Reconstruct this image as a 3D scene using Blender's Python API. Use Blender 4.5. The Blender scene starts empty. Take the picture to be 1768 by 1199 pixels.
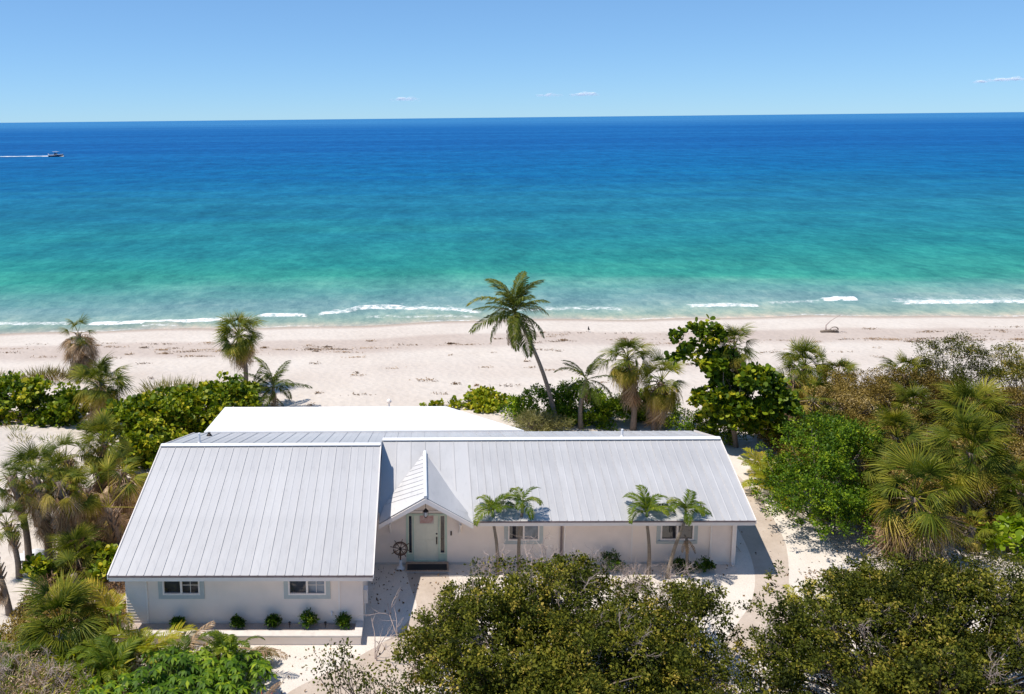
import bpy, math, random
import numpy as np
from mathutils import Matrix, Vector

# ------------------------------------------------------------------ camera, sky, sun, exposure
sc = bpy.context.scene
C = sc.collection
R = math.radians

YAW, PITCH, ROLL = R(-1.0), R(9.4), R(0.6)
fwd = Vector((math.sin(YAW) * math.cos(PITCH), math.cos(YAW) * math.cos(PITCH), -math.sin(PITCH)))
rgt = Vector((math.cos(YAW), -math.sin(YAW), 0.0))
upv = rgt.cross(fwd)
rgt, upv = rgt * math.cos(ROLL) - upv * math.sin(ROLL), upv * math.cos(ROLL) + rgt * math.sin(ROLL)
cd = bpy.data.cameras.new('camera')
cam = bpy.data.objects.new('camera', cd)
C.objects.link(cam)
m = Matrix((rgt, upv, -fwd)).transposed().to_4x4()
m.translation = (0.0, 0.0, 17.5)
cam.matrix_world = m
cd.sensor_fit = 'HORIZONTAL'
cd.sensor_width = 36.0
cd.lens = 36.0 * 1500.0 / 1768.0
cd.shift_x = (884.0 - 700.0) / 1768.0
cd.shift_y = (453.0 - 599.5) / 1768.0
cd.clip_start = 0.5
cd.clip_end = 200000.0
sc.camera = cam

SUN_TO = Vector((0.97, 0.18, -2.2)).normalized()        # the way the light travels
world = bpy.data.worlds.new('World')
sc.world = world
world.use_nodes = True
wn, wl = world.node_tree.nodes, world.node_tree.links
sky = wn.new('ShaderNodeTexSky')
sky.sky_type = 'NISHITA'
sky.sun_disc = False
sky.sun_elevation = math.asin(-SUN_TO.z)
sky.sun_rotation = math.atan2(-SUN_TO.x, -SUN_TO.y) % (2 * math.pi)
sky.air_density = 1.0
sky.dust_density = 0.0
sky.ozone_density = 4.0
sky.altitude = 3000.0
def sky_math(node_in, op, value):
    v = wn.new('ShaderNodeVectorMath'); v.operation = op
    wl.new(node_in, v.inputs[0]); v.inputs[1].default_value = value
    return v.outputs[0]
# the camera's picture style: softer sky contrast and a bluer white balance, the same all round the dome
sky_g = wn.new('ShaderNodeGamma')
wl.new(sky_math(sky.outputs[0], 'MULTIPLY', (0.119, 0.119, 0.119)), sky_g.inputs['Color'])
sky_g.inputs['Gamma'].default_value = 0.6
wl.new(sky_math(sky_g.outputs[0], 'MULTIPLY', (4.1, 6.25, 8.5)), wn['Background'].inputs[0])
wn['Background'].inputs[1].default_value = 0.10

sd = bpy.data.lights.new('sun', 'SUN')
sd.energy = 4.2
sd.angle = R(0.53)
sd.color = (1.0, 0.94, 0.845)
sun = bpy.data.objects.new('sun', sd)
C.objects.link(sun)
sun.rotation_euler = SUN_TO.to_track_quat('-Z', 'Y').to_euler()
sun.location = (-60, -20, 120)

sc.view_settings.view_transform = 'Standard'
sc.view_settings.look = 'None'
sc.view_settings.exposure = 0.27
sc.view_settings.gamma = 1.0
sc.cycles.max_bounces = 8
sc.cycles.transparent_max_bounces = 40
sc.cycles.use_denoising = True

rng = np.random.default_rng(11)
random.seed(11)

# ------------------------------------------------------------------ helpers
def tag(o, label=None, cat=None, group=None, kind=None):
    if label: o['label'] = label
    if cat: o['category'] = cat
    if group: o['group'] = group
    if kind: o['kind'] = kind
    return o

def thing(name, loc, label, cat, group=None, rotz=0.0):
    o = bpy.data.objects.new(name, None)
    C.objects.link(o)
    o.location = loc
    o.rotation_euler = (0, 0, rotz)
    o.empty_display_size = 0.3
    return tag(o, label, cat, group)

def add(name, me, parent=None, loc=(0, 0, 0), rot=None, scale=None, world=False, kind=None, label=None):
    o = bpy.data.objects.new(name, me)
    C.objects.link(o)
    if parent is not None:
        o.parent = parent
    o.location = loc
    if world and parent is not None:
        q = parent
        off = Vector((0, 0, 0))
        while q is not None:
            off += q.location
            q = q.parent
        o.location = Vector(loc) - off
    if rot is not None: o.rotation_euler = rot
    if scale is not None: o.scale = scale if hasattr(scale, '__len__') else (scale,) * 3
    if kind: o['kind'] = kind
    if label: o['label'] = label
    return o

class MB:
    """collects vertices and faces; build() makes one mesh"""
    def __init__(self):
        self.V = []; self.F = []; self.n = 0; self.A = []; self.MI = []
    def raw(self, v, f, tint=0.5, mi=0):
        v = np.asarray(v, float).reshape(-1, 3)
        self.V.append(v)
        for q in f: self.F.append(tuple(int(i) + self.n for i in q)); self.MI.append(mi)
        self.A.append(np.broadcast_to(np.asarray(tint, float), (len(v),)))
        self.n += len(v)
        return self
    def box(self, x0, x1, y0, y1, z0, z1, mi=0):
        return self.raw([(x0, y0, z0), (x1, y0, z0), (x1, y1, z0), (x0, y1, z0), (x0, y0, z1), (x1, y0, z1), (x1, y1, z1), (x0, y1, z1)],
                        [(0, 3, 2, 1), (4, 5, 6, 7), (0, 1, 5, 4), (1, 2, 6, 5), (2, 3, 7, 6), (3, 0, 4, 7)], mi=mi)
    def slab(self, pts, t, mi=0):
        """a plate: pts is its top outline, counter-clockwise from above, t its thickness"""
        p = np.asarray(pts, float); k = len(p)
        b = p - np.array([0, 0, t])
        return self.raw(np.vstack([p, b]), [tuple(range(k)), tuple(range(2 * k - 1, k - 1, -1))] +
                        [(i, k + i, k + (i + 1) % k, (i + 1) % k) for i in range(k)], mi=mi)
    def tube(self, path, rad, sides=6, tint=0.5, cap=True, mi=0):
        P = np.asarray(path, float)
        n = len(P)
        rad = np.broadcast_to(np.asarray(rad, float), (n,))
        T = np.gradient(P, axis=0)
        T /= np.linalg.norm(T, axis=1)[:, None] + 1e-9
        ref = np.array([0.0, 0.0, 1.0]) if abs(T[:, 2]).mean() < 0.8 else np.array([1.0, 0.0, 0.0])
        A = np.cross(T, ref); A /= np.linalg.norm(A, axis=1)[:, None] + 1e-9
        B = np.cross(T, A)
        a = np.arange(sides) * 2 * np.pi / sides
        ring = (np.cos(a)[None, :, None] * A[:, None, :] + np.sin(a)[None, :, None] * B[:, None, :]) * rad[:, None, None] + P[:, None, :]
        f = []
        for i in range(n - 1):
            for j in range(sides):
                k = (j + 1) % sides
                f.append((i * sides + j, (i + 1) * sides + j, (i + 1) * sides + k, i * sides + k))
        if cap:
            f.append(tuple(range(sides)))
            f.append(tuple(range(n * sides - 1, (n - 1) * sides - 1, -1)))
        return self.raw(ring.reshape(-1, 3), f, tint, mi)
    def lathe(self, prof, cx=0, cy=0, cz=0, sides=12, mi=0):
        a = np.arange(sides) * 2 * np.pi / sides
        v = [(cx + r * math.cos(t), cy + r * math.sin(t), cz + z) for r, z in prof for t in a]
        n = len(prof)
        f = [(i * sides + j, i * sides + (j + 1) % sides, (i + 1) * sides + (j + 1) % sides, (i + 1) * sides + j) for i in range(n - 1) for j in range(sides)]
        f += [tuple(range(sides - 1, -1, -1)), tuple(range((n - 1) * sides, n * sides))]
        return self.raw(v, f, mi=mi)
    def build(self, name, mats, smooth=False):
        me = bpy.data.meshes.new(name)
        me.from_pydata(np.vstack(self.V).tolist(), [], self.F)
        for mt in (mats if isinstance(mats, (list, tuple)) else [mats]): me.materials.append(mt)
        at = me.attributes.new('tint', 'FLOAT', 'POINT')
        at.data.foreach_set('value', np.concatenate(self.A).astype(np.float32))
        if max(self.MI) > 0: me.polygons.foreach_set('material_index', np.array(self.MI, dtype=np.int32))
        if smooth: me.polygons.foreach_set('use_smooth', np.ones(len(me.polygons), dtype=bool))
        me.update()
        return me

def fast_mesh(name, V, k, mat, tint=None, smooth=False, extra=None, F=None):
    """V (n*k,3): n faces of k vertices each, or F (m,k) indices into V"""
    V = np.ascontiguousarray(V, dtype=np.float32).reshape(-1, 3)
    if F is None: F = np.arange(len(V), dtype=np.int32).reshape(-1, k)
    me = bpy.data.meshes.new(name)
    me.vertices.add(len(V)); me.vertices.foreach_set('co', V.ravel())
    nf = len(F)
    me.loops.add(nf * k); me.loops.foreach_set('vertex_index', np.ascontiguousarray(F, dtype=np.int32).ravel())
    me.polygons.add(nf); me.polygons.foreach_set('loop_start', np.arange(nf, dtype=np.int32) * k)
    if smooth: me.polygons.foreach_set('use_smooth', np.ones(nf, dtype=bool))
    me.materials.append(mat)
    d = dict(extra or {})
    if tint is not None: d['tint'] = tint
    for nm, vals in d.items():
        at = me.attributes.new(nm, 'FLOAT', 'POINT')
        at.data.foreach_set('value', np.ascontiguousarray(vals, dtype=np.float32))
    me.update(calc_edges=True)
    me.validate()
    return me

# ------------------------------------------------------------------ materials
def mat(name):
    mt = bpy.data.materials.new(name)
    mt.use_nodes = True
    nt = mt.node_tree
    return mt, nt.nodes, nt.links, nt.nodes['Principled BSDF']

def ramp(nodes, stops, interp='LINEAR'):
    r = nodes.new('ShaderNodeValToRGB')
    cr = r.color_ramp
    cr.interpolation = interp
    while len(cr.elements) < len(stops): cr.elements.new(0.5)
    for e, (p, c) in zip(cr.elements, stops):
        e.position = p
        e.color = (c[0], c[1], c[2], 1) if hasattr(c, '__len__') else (c, c, c, 1)
    return r

def noise(nodes, links, scale, detail=4, rough=0.55, coord='Object', mapping=None):
    tc = nodes.new('ShaderNodeTexCoord')
    out = tc.outputs[coord]
    if mapping:
        mp = nodes.new('ShaderNodeMapping')
        mp.inputs['Scale'].default_value = mapping
        links.new(out, mp.inputs[0]); out = mp.outputs[0]
    n = nodes.new('ShaderNodeTexNoise')
    n.inputs['Scale'].default_value = scale
    n.inputs['Detail'].default_value = detail
    n.inputs['Roughness'].default_value = rough
    links.new(out, n.inputs['Vector'])
    return n

def mixc(nodes, links, fac, a, b, typ='MIX'):
    mx = nodes.new('ShaderNodeMix')
    mx.data_type = 'RGBA'; mx.blend_type = typ
    for s, v in ((mx.inputs[0], fac), (mx.inputs[6], a), (mx.inputs[7], b)):
        if hasattr(v, 'links') or hasattr(v, 'is_linked'): links.new(v, s)
        elif hasattr(v, '__len__'): s.default_value = (v[0], v[1], v[2], 1)
        else: s.default_value = v
    return mx.outputs[2]

def bump(nodes, links, height, strength, dist, bsdf):
    b = nodes.new('ShaderNodeBump')
    b.inputs['Strength'].default_value = strength
    b.inputs['Distance'].default_value = dist
    links.new(height, b.inputs['Height'])
    links.new(b.outputs[0], bsdf.inputs['Normal'])
    return b

def plain(name, col, rough=0.6, metal=0.0, vary=0.12, scale=6.0, spec=0.5, bumpd=0.0, bscale=40.0, mapping=None):
    mt, n, l, b = mat(name)
    nz = noise(n, l, scale, 5, 0.6, mapping=mapping)
    rp = ramp(n, [(0.3, tuple(c * (1 - vary) for c in col)), (0.7, tuple(min(1, c * (1 + vary * 0.6)) for c in col))])
    l.new(nz.outputs['Fac'], rp.inputs[0])
    l.new(rp.outputs[0], b.inputs['Base Color'])
    b.inputs['Roughness'].default_value = rough
    b.inputs['Metallic'].default_value = metal
    b.inputs['Specular IOR Level'].default_value = spec
    if bumpd:
        n2 = noise(n, l, bscale, 3, 0.6)
        bump(n, l, n2.outputs['Fac'], 0.6, bumpd, b)
    return mt

def leafmat(name, stops, rough=0.45, trans=0.35, spec=0.4, objvar=0.25):
    """leaf colour from the leaf's own tint, with a little variation between plants"""
    mt, n, l, b = mat(name)
    at = n.new('ShaderNodeAttribute'); at.attribute_name = 'tint'
    oi = n.new('ShaderNodeObjectInfo')
    ad = n.new('ShaderNodeMath'); ad.operation = 'MULTIPLY_ADD'
    l.new(oi.outputs['Random'], ad.inputs[0]); ad.inputs[1].default_value = objvar; l.new(at.outputs['Fac'], ad.inputs[2])
    sb = n.new('ShaderNodeMath'); sb.operation = 'SUBTRACT'; l.new(ad.outputs[0], sb.inputs[0]); sb.inputs[1].default_value = objvar * 0.5
    rp = ramp(n, stops); l.new(sb.outputs[0], rp.inputs[0])
    l.new(rp.outputs[0], b.inputs['Base Color'])
    b.inputs['Roughness'].default_value = rough
    b.inputs['Specular IOR Level'].default_value = spec
    tr = n.new('ShaderNodeBsdfTranslucent')
    hs = n.new('ShaderNodeHueSaturation'); hs.inputs['Saturation'].default_value = 1.15; hs.inputs['Value'].default_value = 1.5
    l.new(rp.outputs[0], hs.inputs['Color']); l.new(hs.outputs[0], tr.inputs['Color'])
    mx = n.new('ShaderNodeMixShader'); mx.inputs[0].default_value = trans
    l.new(b.outputs[0], mx.inputs[1]); l.new(tr.outputs[0], mx.inputs[2])
    l.new(mx.outputs[0], n['Material Output'].inputs['Surface'])
    return mt

M = {}
M['fan'] = leafmat('palm leaf green', [(0.0, (0.030, 0.052, 0.005)), (0.3, (0.095, 0.122, 0.010)), (0.6, (0.23, 0.22, 0.018)), (1.0, (0.52, 0.40, 0.07))], 0.55, 0.18, 0.15)
M['fan_olive'] = leafmat('palm leaf olive', [(0.0, (0.15, 0.145, 0.013)), (0.5, (0.34, 0.265, 0.035)), (1.0, (0.60, 0.45, 0.14))], 0.65, 0.2, 0.1)
M['dead'] = leafmat('palm leaf dead', [(0.0, (0.12, 0.068, 0.035)), (0.5, (0.36, 0.235, 0.13)), (1.0, (0.66, 0.50, 0.34))], 0.85, 0.1, 0.05)
M['coco'] = leafmat('coconut leaf', [(0.0, (0.028, 0.048, 0.006)), (0.5, (0.090, 0.112, 0.012)), (1.0, (0.36, 0.31, 0.05))], 0.5, 0.22, 0.15)
M['adonidia'] = leafmat('garden palm leaf', [(0.0, (0.04, 0.078, 0.006)), (0.5, (0.115, 0.16, 0.010)), (1.0, (0.36, 0.35, 0.04))], 0.5, 0.28, 0.15)
M['yellow'] = leafmat('yellow green frond', [(0.0, (0.13, 0.18, 0.012)), (0.5, (0.30, 0.31, 0.02)), (1.0, (0.52, 0.38, 0.04))], 0.42, 0.38)
M['grape'] = leafmat('sea grape leaf', [(0.0, (0.020, 0.048, 0.003)), (0.4, (0.105, 0.165, 0.006)), (0.75, (0.27, 0.30, 0.010)), (1.0, (0.54, 0.45, 0.03))], 0.5, 0.18, 0.2, 0.1)
M['green'] = leafmat('bright green leaf', [(0.0, (0.012, 0.038, 0.003)), (0.5, (0.085, 0.165, 0.006)), (1.0, (0.30, 0.37, 0.015))], 0.5, 0.18, 0.18)
M['oak'] = leafmat('small olive leaf', [(0.0, (0.018, 0.024, 0.003)), (0.4, (0.078, 0.092, 0.009)), (0.75, (0.205, 0.19, 0.02)), (1.0, (0.47, 0.34, 0.075))], 0.6, 0.14, 0.12)
M['scrub'] = leafmat('dry scrub leaf', [(0.0, (0.055, 0.036, 0.010)), (0.4, (0.165, 0.115, 0.022)), (0.75, (0.33, 0.235, 0.06)), (1.0, (0.54, 0.41, 0.19))], 0.7, 0.14, 0.08)
M['lime'] = leafmat('lime leaf', [(0.0, (0.11, 0.19, 0.008)), (0.6, (0.28, 0.38, 0.02)), (1.0, (0.50, 0.50, 0.05))], 0.4, 0.35)
M['grass'] = leafmat('dune grass', [(0.0, (0.13, 0.13, 0.035)), (0.6, (0.30, 0.27, 0.09)), (1.0, (0.48, 0.40, 0.2))], 0.6, 0.25)
M['red'] = leafmat('red leaf', [(0.0, (0.25, 0.02, 0.015)), (1.0, (0.45, 0.06, 0.03))], 0.4, 0.2)
M['twig'] = plain('grey dead twig', (0.50, 0.39, 0.34), 0.85, vary=0.25, scale=3)
M['bark'] = plain('grey brown bark', (0.22, 0.17, 0.13), 0.9, vary=0.35, scale=9, bumpd=0.02, bscale=30)
M['palmbark'] = plain('palm trunk bark', (0.24, 0.18, 0.135), 0.9, vary=0.35, scale=7, bumpd=0.03, bscale=14, mapping=(1, 1, 4))
M['boot'] = plain('old leaf base', (0.33, 0.22, 0.14), 0.9, vary=0.35, scale=12)
M['ringbark'] = plain('ringed grey palm trunk', (0.23, 0.185, 0.14), 0.85, vary=0.3, scale=6, bumpd=0.02, bscale=20, mapping=(0.4, 0.4, 6))
M['shaft'] = plain('green crownshaft', (0.20, 0.27, 0.05), 0.45, vary=0.2)

M['wall'] = plain('white painted stucco', (0.93, 0.805, 0.70), 0.75, vary=0.05, scale=1.4, bumpd=0.004, bscale=60)
M['trim'] = plain('white trim paint', (0.88, 0.80, 0.74), 0.5, vary=0.04, scale=3)
M['siding'] = plain('white lap siding', (0.92, 0.80, 0.70), 0.6, vary=0.06, scale=2)
M['surround'] = plain('pale blue grey window surround', (0.47, 0.51, 0.50), 0.6, vary=0.06)
M['doorpaint'] = plain('pale green door paint', (0.80, 0.79, 0.64), 0.4, vary=0.05)
M['doorframe'] = plain('sea green door frame', (0.52, 0.64, 0.52), 0.45, vary=0.06)
M['bronze'] = plain('dark bronze metal', (0.05, 0.04, 0.035), 0.4, 0.6)
M['black'] = plain('black rubber', (0.02, 0.02, 0.025), 0.8)
M['wood'] = plain('dark varnished wood', (0.10, 0.045, 0.025), 0.45, vary=0.3, scale=14)
M['brick'] = plain('tan paver', (0.46, 0.32, 0.24), 0.85, vary=0.2, scale=10, bumpd=0.004)
M['whitemetal'] = plain('white enamel', (0.75, 0.75, 0.76), 0.4, vary=0.06)
M['gutterline'] = plain('dark drip edge', (0.20, 0.15, 0.15), 0.6, vary=0.3, scale=4)
M['mulch'] = plain('pale grey brown mulch', (0.46, 0.37, 0.32), 0.95, vary=0.35, scale=30, bumpd=0.02, bscale=50)
M['concrete'] = plain('cast concrete cap', (0.66, 0.60, 0.54), 0.8, vary=0.12, scale=4, bumpd=0.003)

def roof_material(name, col, rough, metal):
    mt, n, l, b = mat(name)
    big = noise(n, l, 0.55, 6, 0.65, coord='Object', mapping=(1, 0.35, 1))
    oi = n.new('ShaderNodeObjectInfo')
    r1 = ramp(n, [(0.3, tuple(c * 0.86 for c in col)), (0.5, col), (0.75, tuple(min(1, c * 1.07) for c in col))])
    l.new(big.outputs['Fac'], r1.inputs[0])
    st = noise(n, l, 5.0, 6, 0.7, mapping=(1.2, 0.25, 1))
    r2 = ramp(n, [(0.30, (0.60, 0.60, 0.62)), (0.44, (1, 1, 1))])
    l.new(st.outputs['Fac'], r2.inputs[0])
    c1 = mixc(n, l, 0.28, r1.outputs[0], r2.outputs[0], 'MULTIPLY')
    rr = ramp(n, [(0.0, (0.92, 0.92, 0.925)), (1.0, (1.0, 1.0, 1.0))]); l.new(oi.outputs['Random'], rr.inputs[0])
    c2 = mixc(n, l, 1.0, c1, rr.outputs[0], 'MULTIPLY')
    l.new(c2, b.inputs['Base Color'])
    b.inputs['Roughness'].default_value = rough
    b.inputs['Metallic'].default_value = metal
    bump(n, l, st.outputs['Fac'], 0.15, 0.01, b)
    return mt
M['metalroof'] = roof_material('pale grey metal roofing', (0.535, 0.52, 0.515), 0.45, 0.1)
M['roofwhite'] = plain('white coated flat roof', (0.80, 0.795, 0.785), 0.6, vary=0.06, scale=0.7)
M['joint'] = plain('grey gap shade joint', (0.47, 0.46, 0.46), 0.9)  # flat grey standing in for shadow lines in the porch panel grooves
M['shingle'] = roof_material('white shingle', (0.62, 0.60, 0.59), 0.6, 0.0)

def glass_material():
    mt, n, l, b = mat('dark window glass')
    nz = noise(n, l, 1.3, 3, 0.5)
    rp = ramp(n, [(0.35, (0.012, 0.012, 0.016)), (0.7, (0.055, 0.06, 0.075))]); l.new(nz.outputs['Fac'], rp.inputs[0])
    l.new(rp.outputs[0], b.inputs['Base Color'])
    b.inputs['Roughness'].default_value = 0.04
    b.inputs['Specular IOR Level'].default_value = 0.9
    return mt
M['glass'] = glass_material()
def curtain_material():
    mt, n, l, b = mat('window glass with pale blind')
    nz = noise(n, l, 2.2, 3, 0.5)
    rp = ramp(n, [(0.35, (0.06, 0.09, 0.13)), (0.7, (0.20, 0.26, 0.33))]); l.new(nz.outputs['Fac'], rp.inputs[0])
    l.new(rp.outputs[0], b.inputs['Base Color'])
    b.inputs['Roughness'].default_value = 0.06
    b.inputs['Specular IOR Level'].default_value = 0.8
    return mt
M['blind'] = curtain_material()

def sand_material():
    mt, n, l, b = mat('pale beach sand')
    att = n.new('ShaderNodeAttribute'); att.attribute_name = 'zone'       # 0 dry, 1 soaked at the waterline
    big = noise(n, l, 0.16, 6, 0.6); mid = noise(n, l, 1.3, 6, 0.65); fine = noise(n, l, 9.0, 4, 0.7)
    r1 = ramp(n, [(0.30, (0.575, 0.50, 0.435)), (0.5, (0.615, 0.543, 0.475)), (0.72, (0.645, 0.577, 0.51))]); l.new(big.outputs['Fac'], r1.inputs[0])
    r2 = ramp(n, [(0.30, (0.84, 0.82, 0.80)), (0.55, (1, 1, 1))]); l.new(mid.outputs['Fac'], r2.inputs[0])
    c = mixc(n, l, 0.5, r1.outputs[0], r2.outputs[0], 'MULTIPLY')
    r3 = ramp(n, [(0.28, (0.62, 0.56, 0.52)), (0.42, (1, 1, 1))]); l.new(fine.outputs['Fac'], r3.inputs[0])
    c = mixc(n, l, 0.35, c, r3.outputs[0], 'MULTIPLY')
    wv = n.new('ShaderNodeMath'); wv.operation = 'MULTIPLY_ADD'; l.new(mid.outputs['Fac'], wv.inputs[0]); wv.inputs[1].default_value = 0.35; l.new(att.outputs['Fac'], wv.inputs[2])
    r4 = ramp(n, [(0.18, (1, 1, 1)), (0.55, (0.83, 0.785, 0.775)), (0.85, (0.76, 0.71, 0.68)), (1.0, (0.64, 0.60, 0.55))]); l.new(wv.outputs[0], r4.inputs[0])
    c = mixc(n, l, 1.0, c, r4.outputs[0], 'MULTIPLY')
    l.new(c, b.inputs['Base Color'])
    b.inputs['Roughness'].default_value = 0.92
    b.inputs['Specular IOR Level'].default_value = 0.2
    ft = n.new('ShaderNodeTexVoronoi'); ft.inputs['Scale'].default_value = 2.2
    tc = n.new('ShaderNodeTexCoord'); l.new(tc.outputs['Object'], ft.inputs['Vector'])
    ad = n.new('ShaderNodeMath'); ad.operation = 'ADD'; l.new(mid.outputs['Fac'], ad.inputs[0]); l.new(ft.outputs['Distance'], ad.inputs[1])
    bump(n, l, ad.outputs[0], 0.55, 0.10, b)
    return mt
M['sand'] = sand_material()

def path_material():
    mt, n, l, b = mat('tan shell concrete path')
    big = noise(n, l, 0.9, 6, 0.65); fine = noise(n, l, 14, 5, 0.7)
    r1 = ramp(n, [(0.3, (0.44, 0.355, 0.285)), (0.7, (0.55, 0.46, 0.385))]); l.new(big.outputs['Fac'], r1.inputs[0])
    r2 = ramp(n, [(0.3, (0.75, 0.73, 0.7)), (0.5, (1, 1, 1))]); l.new(fine.outputs['Fac'], r2.inputs[0])
    l.new(mixc(n, l, 0.6, r1.outputs[0], r2.outputs[0], 'MULTIPLY'), b.inputs['Base Color'])
    b.inputs['Roughness'].default_value = 0.9
    bump(n, l, fine.outputs['Fac'], 0.3, 0.01, b)
    return mt
M['path'] = path_material()

def shell_material():
    mt, n, l, b = mat('white crushed shell')
    big = noise(n, l, 0.8, 6, 0.65); fine = noise(n, l, 22, 5, 0.75)
    r1 = ramp(n, [(0.3, (0.66, 0.585, 0.51)), (0.7, (0.75, 0.68, 0.60))]); l.new(big.outputs['Fac'], r1.inputs[0])
    r2 = ramp(n, [(0.28, (0.55, 0.50, 0.47)), (0.48, (1, 1, 1))]); l.new(fine.outputs['Fac'], r2.inputs[0])
    l.new(mixc(n, l, 0.7, r1.outputs[0], r2.outputs[0], 'MULTIPLY'), b.inputs['Base Color'])
    b.inputs['Roughness'].default_value = 0.95
    bump(n, l, fine.outputs['Fac'], 0.6, 0.03, b)
    return mt
M['shell'] = shell_material()

# ------------------------------------------------------------------ the setting: sand, path, sea
SEA = -1.2
SHX = np.array([-400, -60, -38, -17, 8.5, 31, 56, 90, 400.0])
SHY = np.array([60, 74.0, 75.6, 76.7, 79.3, 79.9, 80.0, 80.5, 84.0])
def shore(x): return np.interp(x, SHX, SHY) + 0.35 * np.sin(np.asarray(x) * 0.21) + 0.2 * np.sin(np.asarray(x) * 0.53 + 1)
def sstep(a, b, x):
    t = np.clip((np.asarray(x, float) - a) / (b - a), 0, 1)
    return t * t * (3 - 2 * t)
def lump(x, y):
    return (np.sin(0.31 * x + 1.3 * np.sin(0.17 * y)) * np.cos(0.27 * y + 0.9 * np.sin(0.23 * x)) * 0.5
            + np.sin(0.83 * x + 0.5 * y) * np.cos(0.71 * y - 0.4 * x) * 0.25 + np.sin(1.9 * x - 1.3 * y) * np.sin(1.7 * y + 0.8 * x) * 0.12)
def gz(x, y):
    x = np.asarray(x, float); y = np.asarray(y, float)
    off = y - shore(x)
    z = -1.2 - 0.055 * off                                        # beach face
    z = np.where(off < -5, -0.925 + 0.0 * off, z)
    z = np.where(off < -5, -0.925 + 0.87 * sstep(-5, -27, off), z)
    z = np.where(off > 30, -2.85 - 0.02 * (off - 30), z)
    amp = 0.14 * sstep(45, 52, y) * (1 - sstep(-9, -4, off)) + 0.10 * sstep(-11.5, -17, x) * (y < 60)
    z = z + amp * lump(x, y)
    z = z + 1.55 * np.exp(-((x + 25.5) / 5.2) ** 2 - ((y - 42.5) / 4.2) ** 2)
    z = z + 0.25 * np.exp(-((x + 24) / 9) ** 2 - ((y - 57) / 3.5) ** 2)
    return z + 0.055 * (off < -5) * sstep(-27, -29, off)

def spaced(*segs):
    out = []
    for a, b, st in segs: out.append(np.arange(a, b, st))
    return np.concatenate(out + [np.array([segs[-1][1]])])

gx = spaced((-3000, -400, 260), (-400, -60, 20), (-60, 75, 0.5), (75, 400, 20), (400, 3000, 260))
gy = spaced((-3000, -200, 280), (-200, 15, 10), (15, 84, 0.42), (84, 130, 4.0))
GX, GY = np.meshgrid(gx, gy)
GZ = gz(GX, GY)
def grid_faces(nx, ny):
    i = np.arange(nx - 1)[None, :] + (np.arange(ny - 1) * nx)[:, None]
    return np.stack([i, i + 1, i + 1 + nx, i + nx], -1).reshape(-1, 4)
off = GY - shore(GX)
zone = 0.85 * sstep(-1.6, -0.2, off) + 0.42 * sstep(-12.5, -9.5, off) * (1 - sstep(-6.6, -5.4, off)) + 0.12 * sstep(-23, -19, off) * (1 - sstep(-18, -14, off))
me = fast_mesh('beach_sand', np.stack([GX, GY, GZ], -1), 4, M['sand'], None, True, {'zone': zone.ravel()}, grid_faces(len(gx), len(gy)))
tag(add('ground', me), kind='structure')

def sheet(name, pts, z, mt, t=0.03):
    b = MB(); b.slab([(x, y, z) for x, y in pts], t)
    return add(name, b.build(name, mt))
# crushed shell yard round the house, paths above it
tag(sheet('yard', [(-9.4, 18), (16.4, 18), (16.9, 29), (16.6, 32), (17.2, 36), (17.6, 44), (13.5, 45), (12.9, 39), (12.9, 33), (-9.4, 33)], 0.03, M['shell'], 0.06), kind='structure')

def ribbon_path(name, left, right, z):
    l, r = np.array(left, float), np.array(right, float)
    t = np.linspace(0, 1, len(l)); tt = np.linspace(0, 1, 40)
    def smooth(p):
        q = np.stack([np.interp(tt, t, p[:, i]) for i in (0, 1)], 1)
        for _ in range(4): q[1:-1] = (q[:-2] + 2 * q[1:-1] + q[2:]) / 4
        return q
    l, r = smooth(l), smooth(r)
    V = np.vstack([np.c_[l, np.full(40, z)], np.c_[r, np.full(40, z)]])
    F = np.array([(i, 40 + i, 41 + i, i + 1) for i in range(39)])
    return tag(add(name, fast_mesh(name, V, 4, M['path'], F=F)), kind='structure')
ribbon_path('path', [(9.6, 26.2), (10.8, 27.8), (11.9, 29.2), (12.75, 31.0), (13.3, 33.2), (13.7, 37), (14.0, 41), (13.4, 44.2)],
            [(12.0, 25.6), (12.6, 27.8), (13.4, 29.6), (14.4, 32.0), (15.1, 34.0), (15.7, 38.2), (15.4, 42), (14.9, 44.5)], 0.036)
ribbon_path('walkway', [(-0.62, 31.4), (-0.45, 30.2), (-0.15, 29.0), (-0.9, 27.3), (-2.6, 25.6), (-4.6, 24.0), (-5.2, 20)],
            [(0.98, 31.4), (1.1, 30.2), (1.3, 28.8), (1.0, 26.8), (0.2, 25), (-1.2, 23.5), (-1.5, 20)], 0.034)

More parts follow.
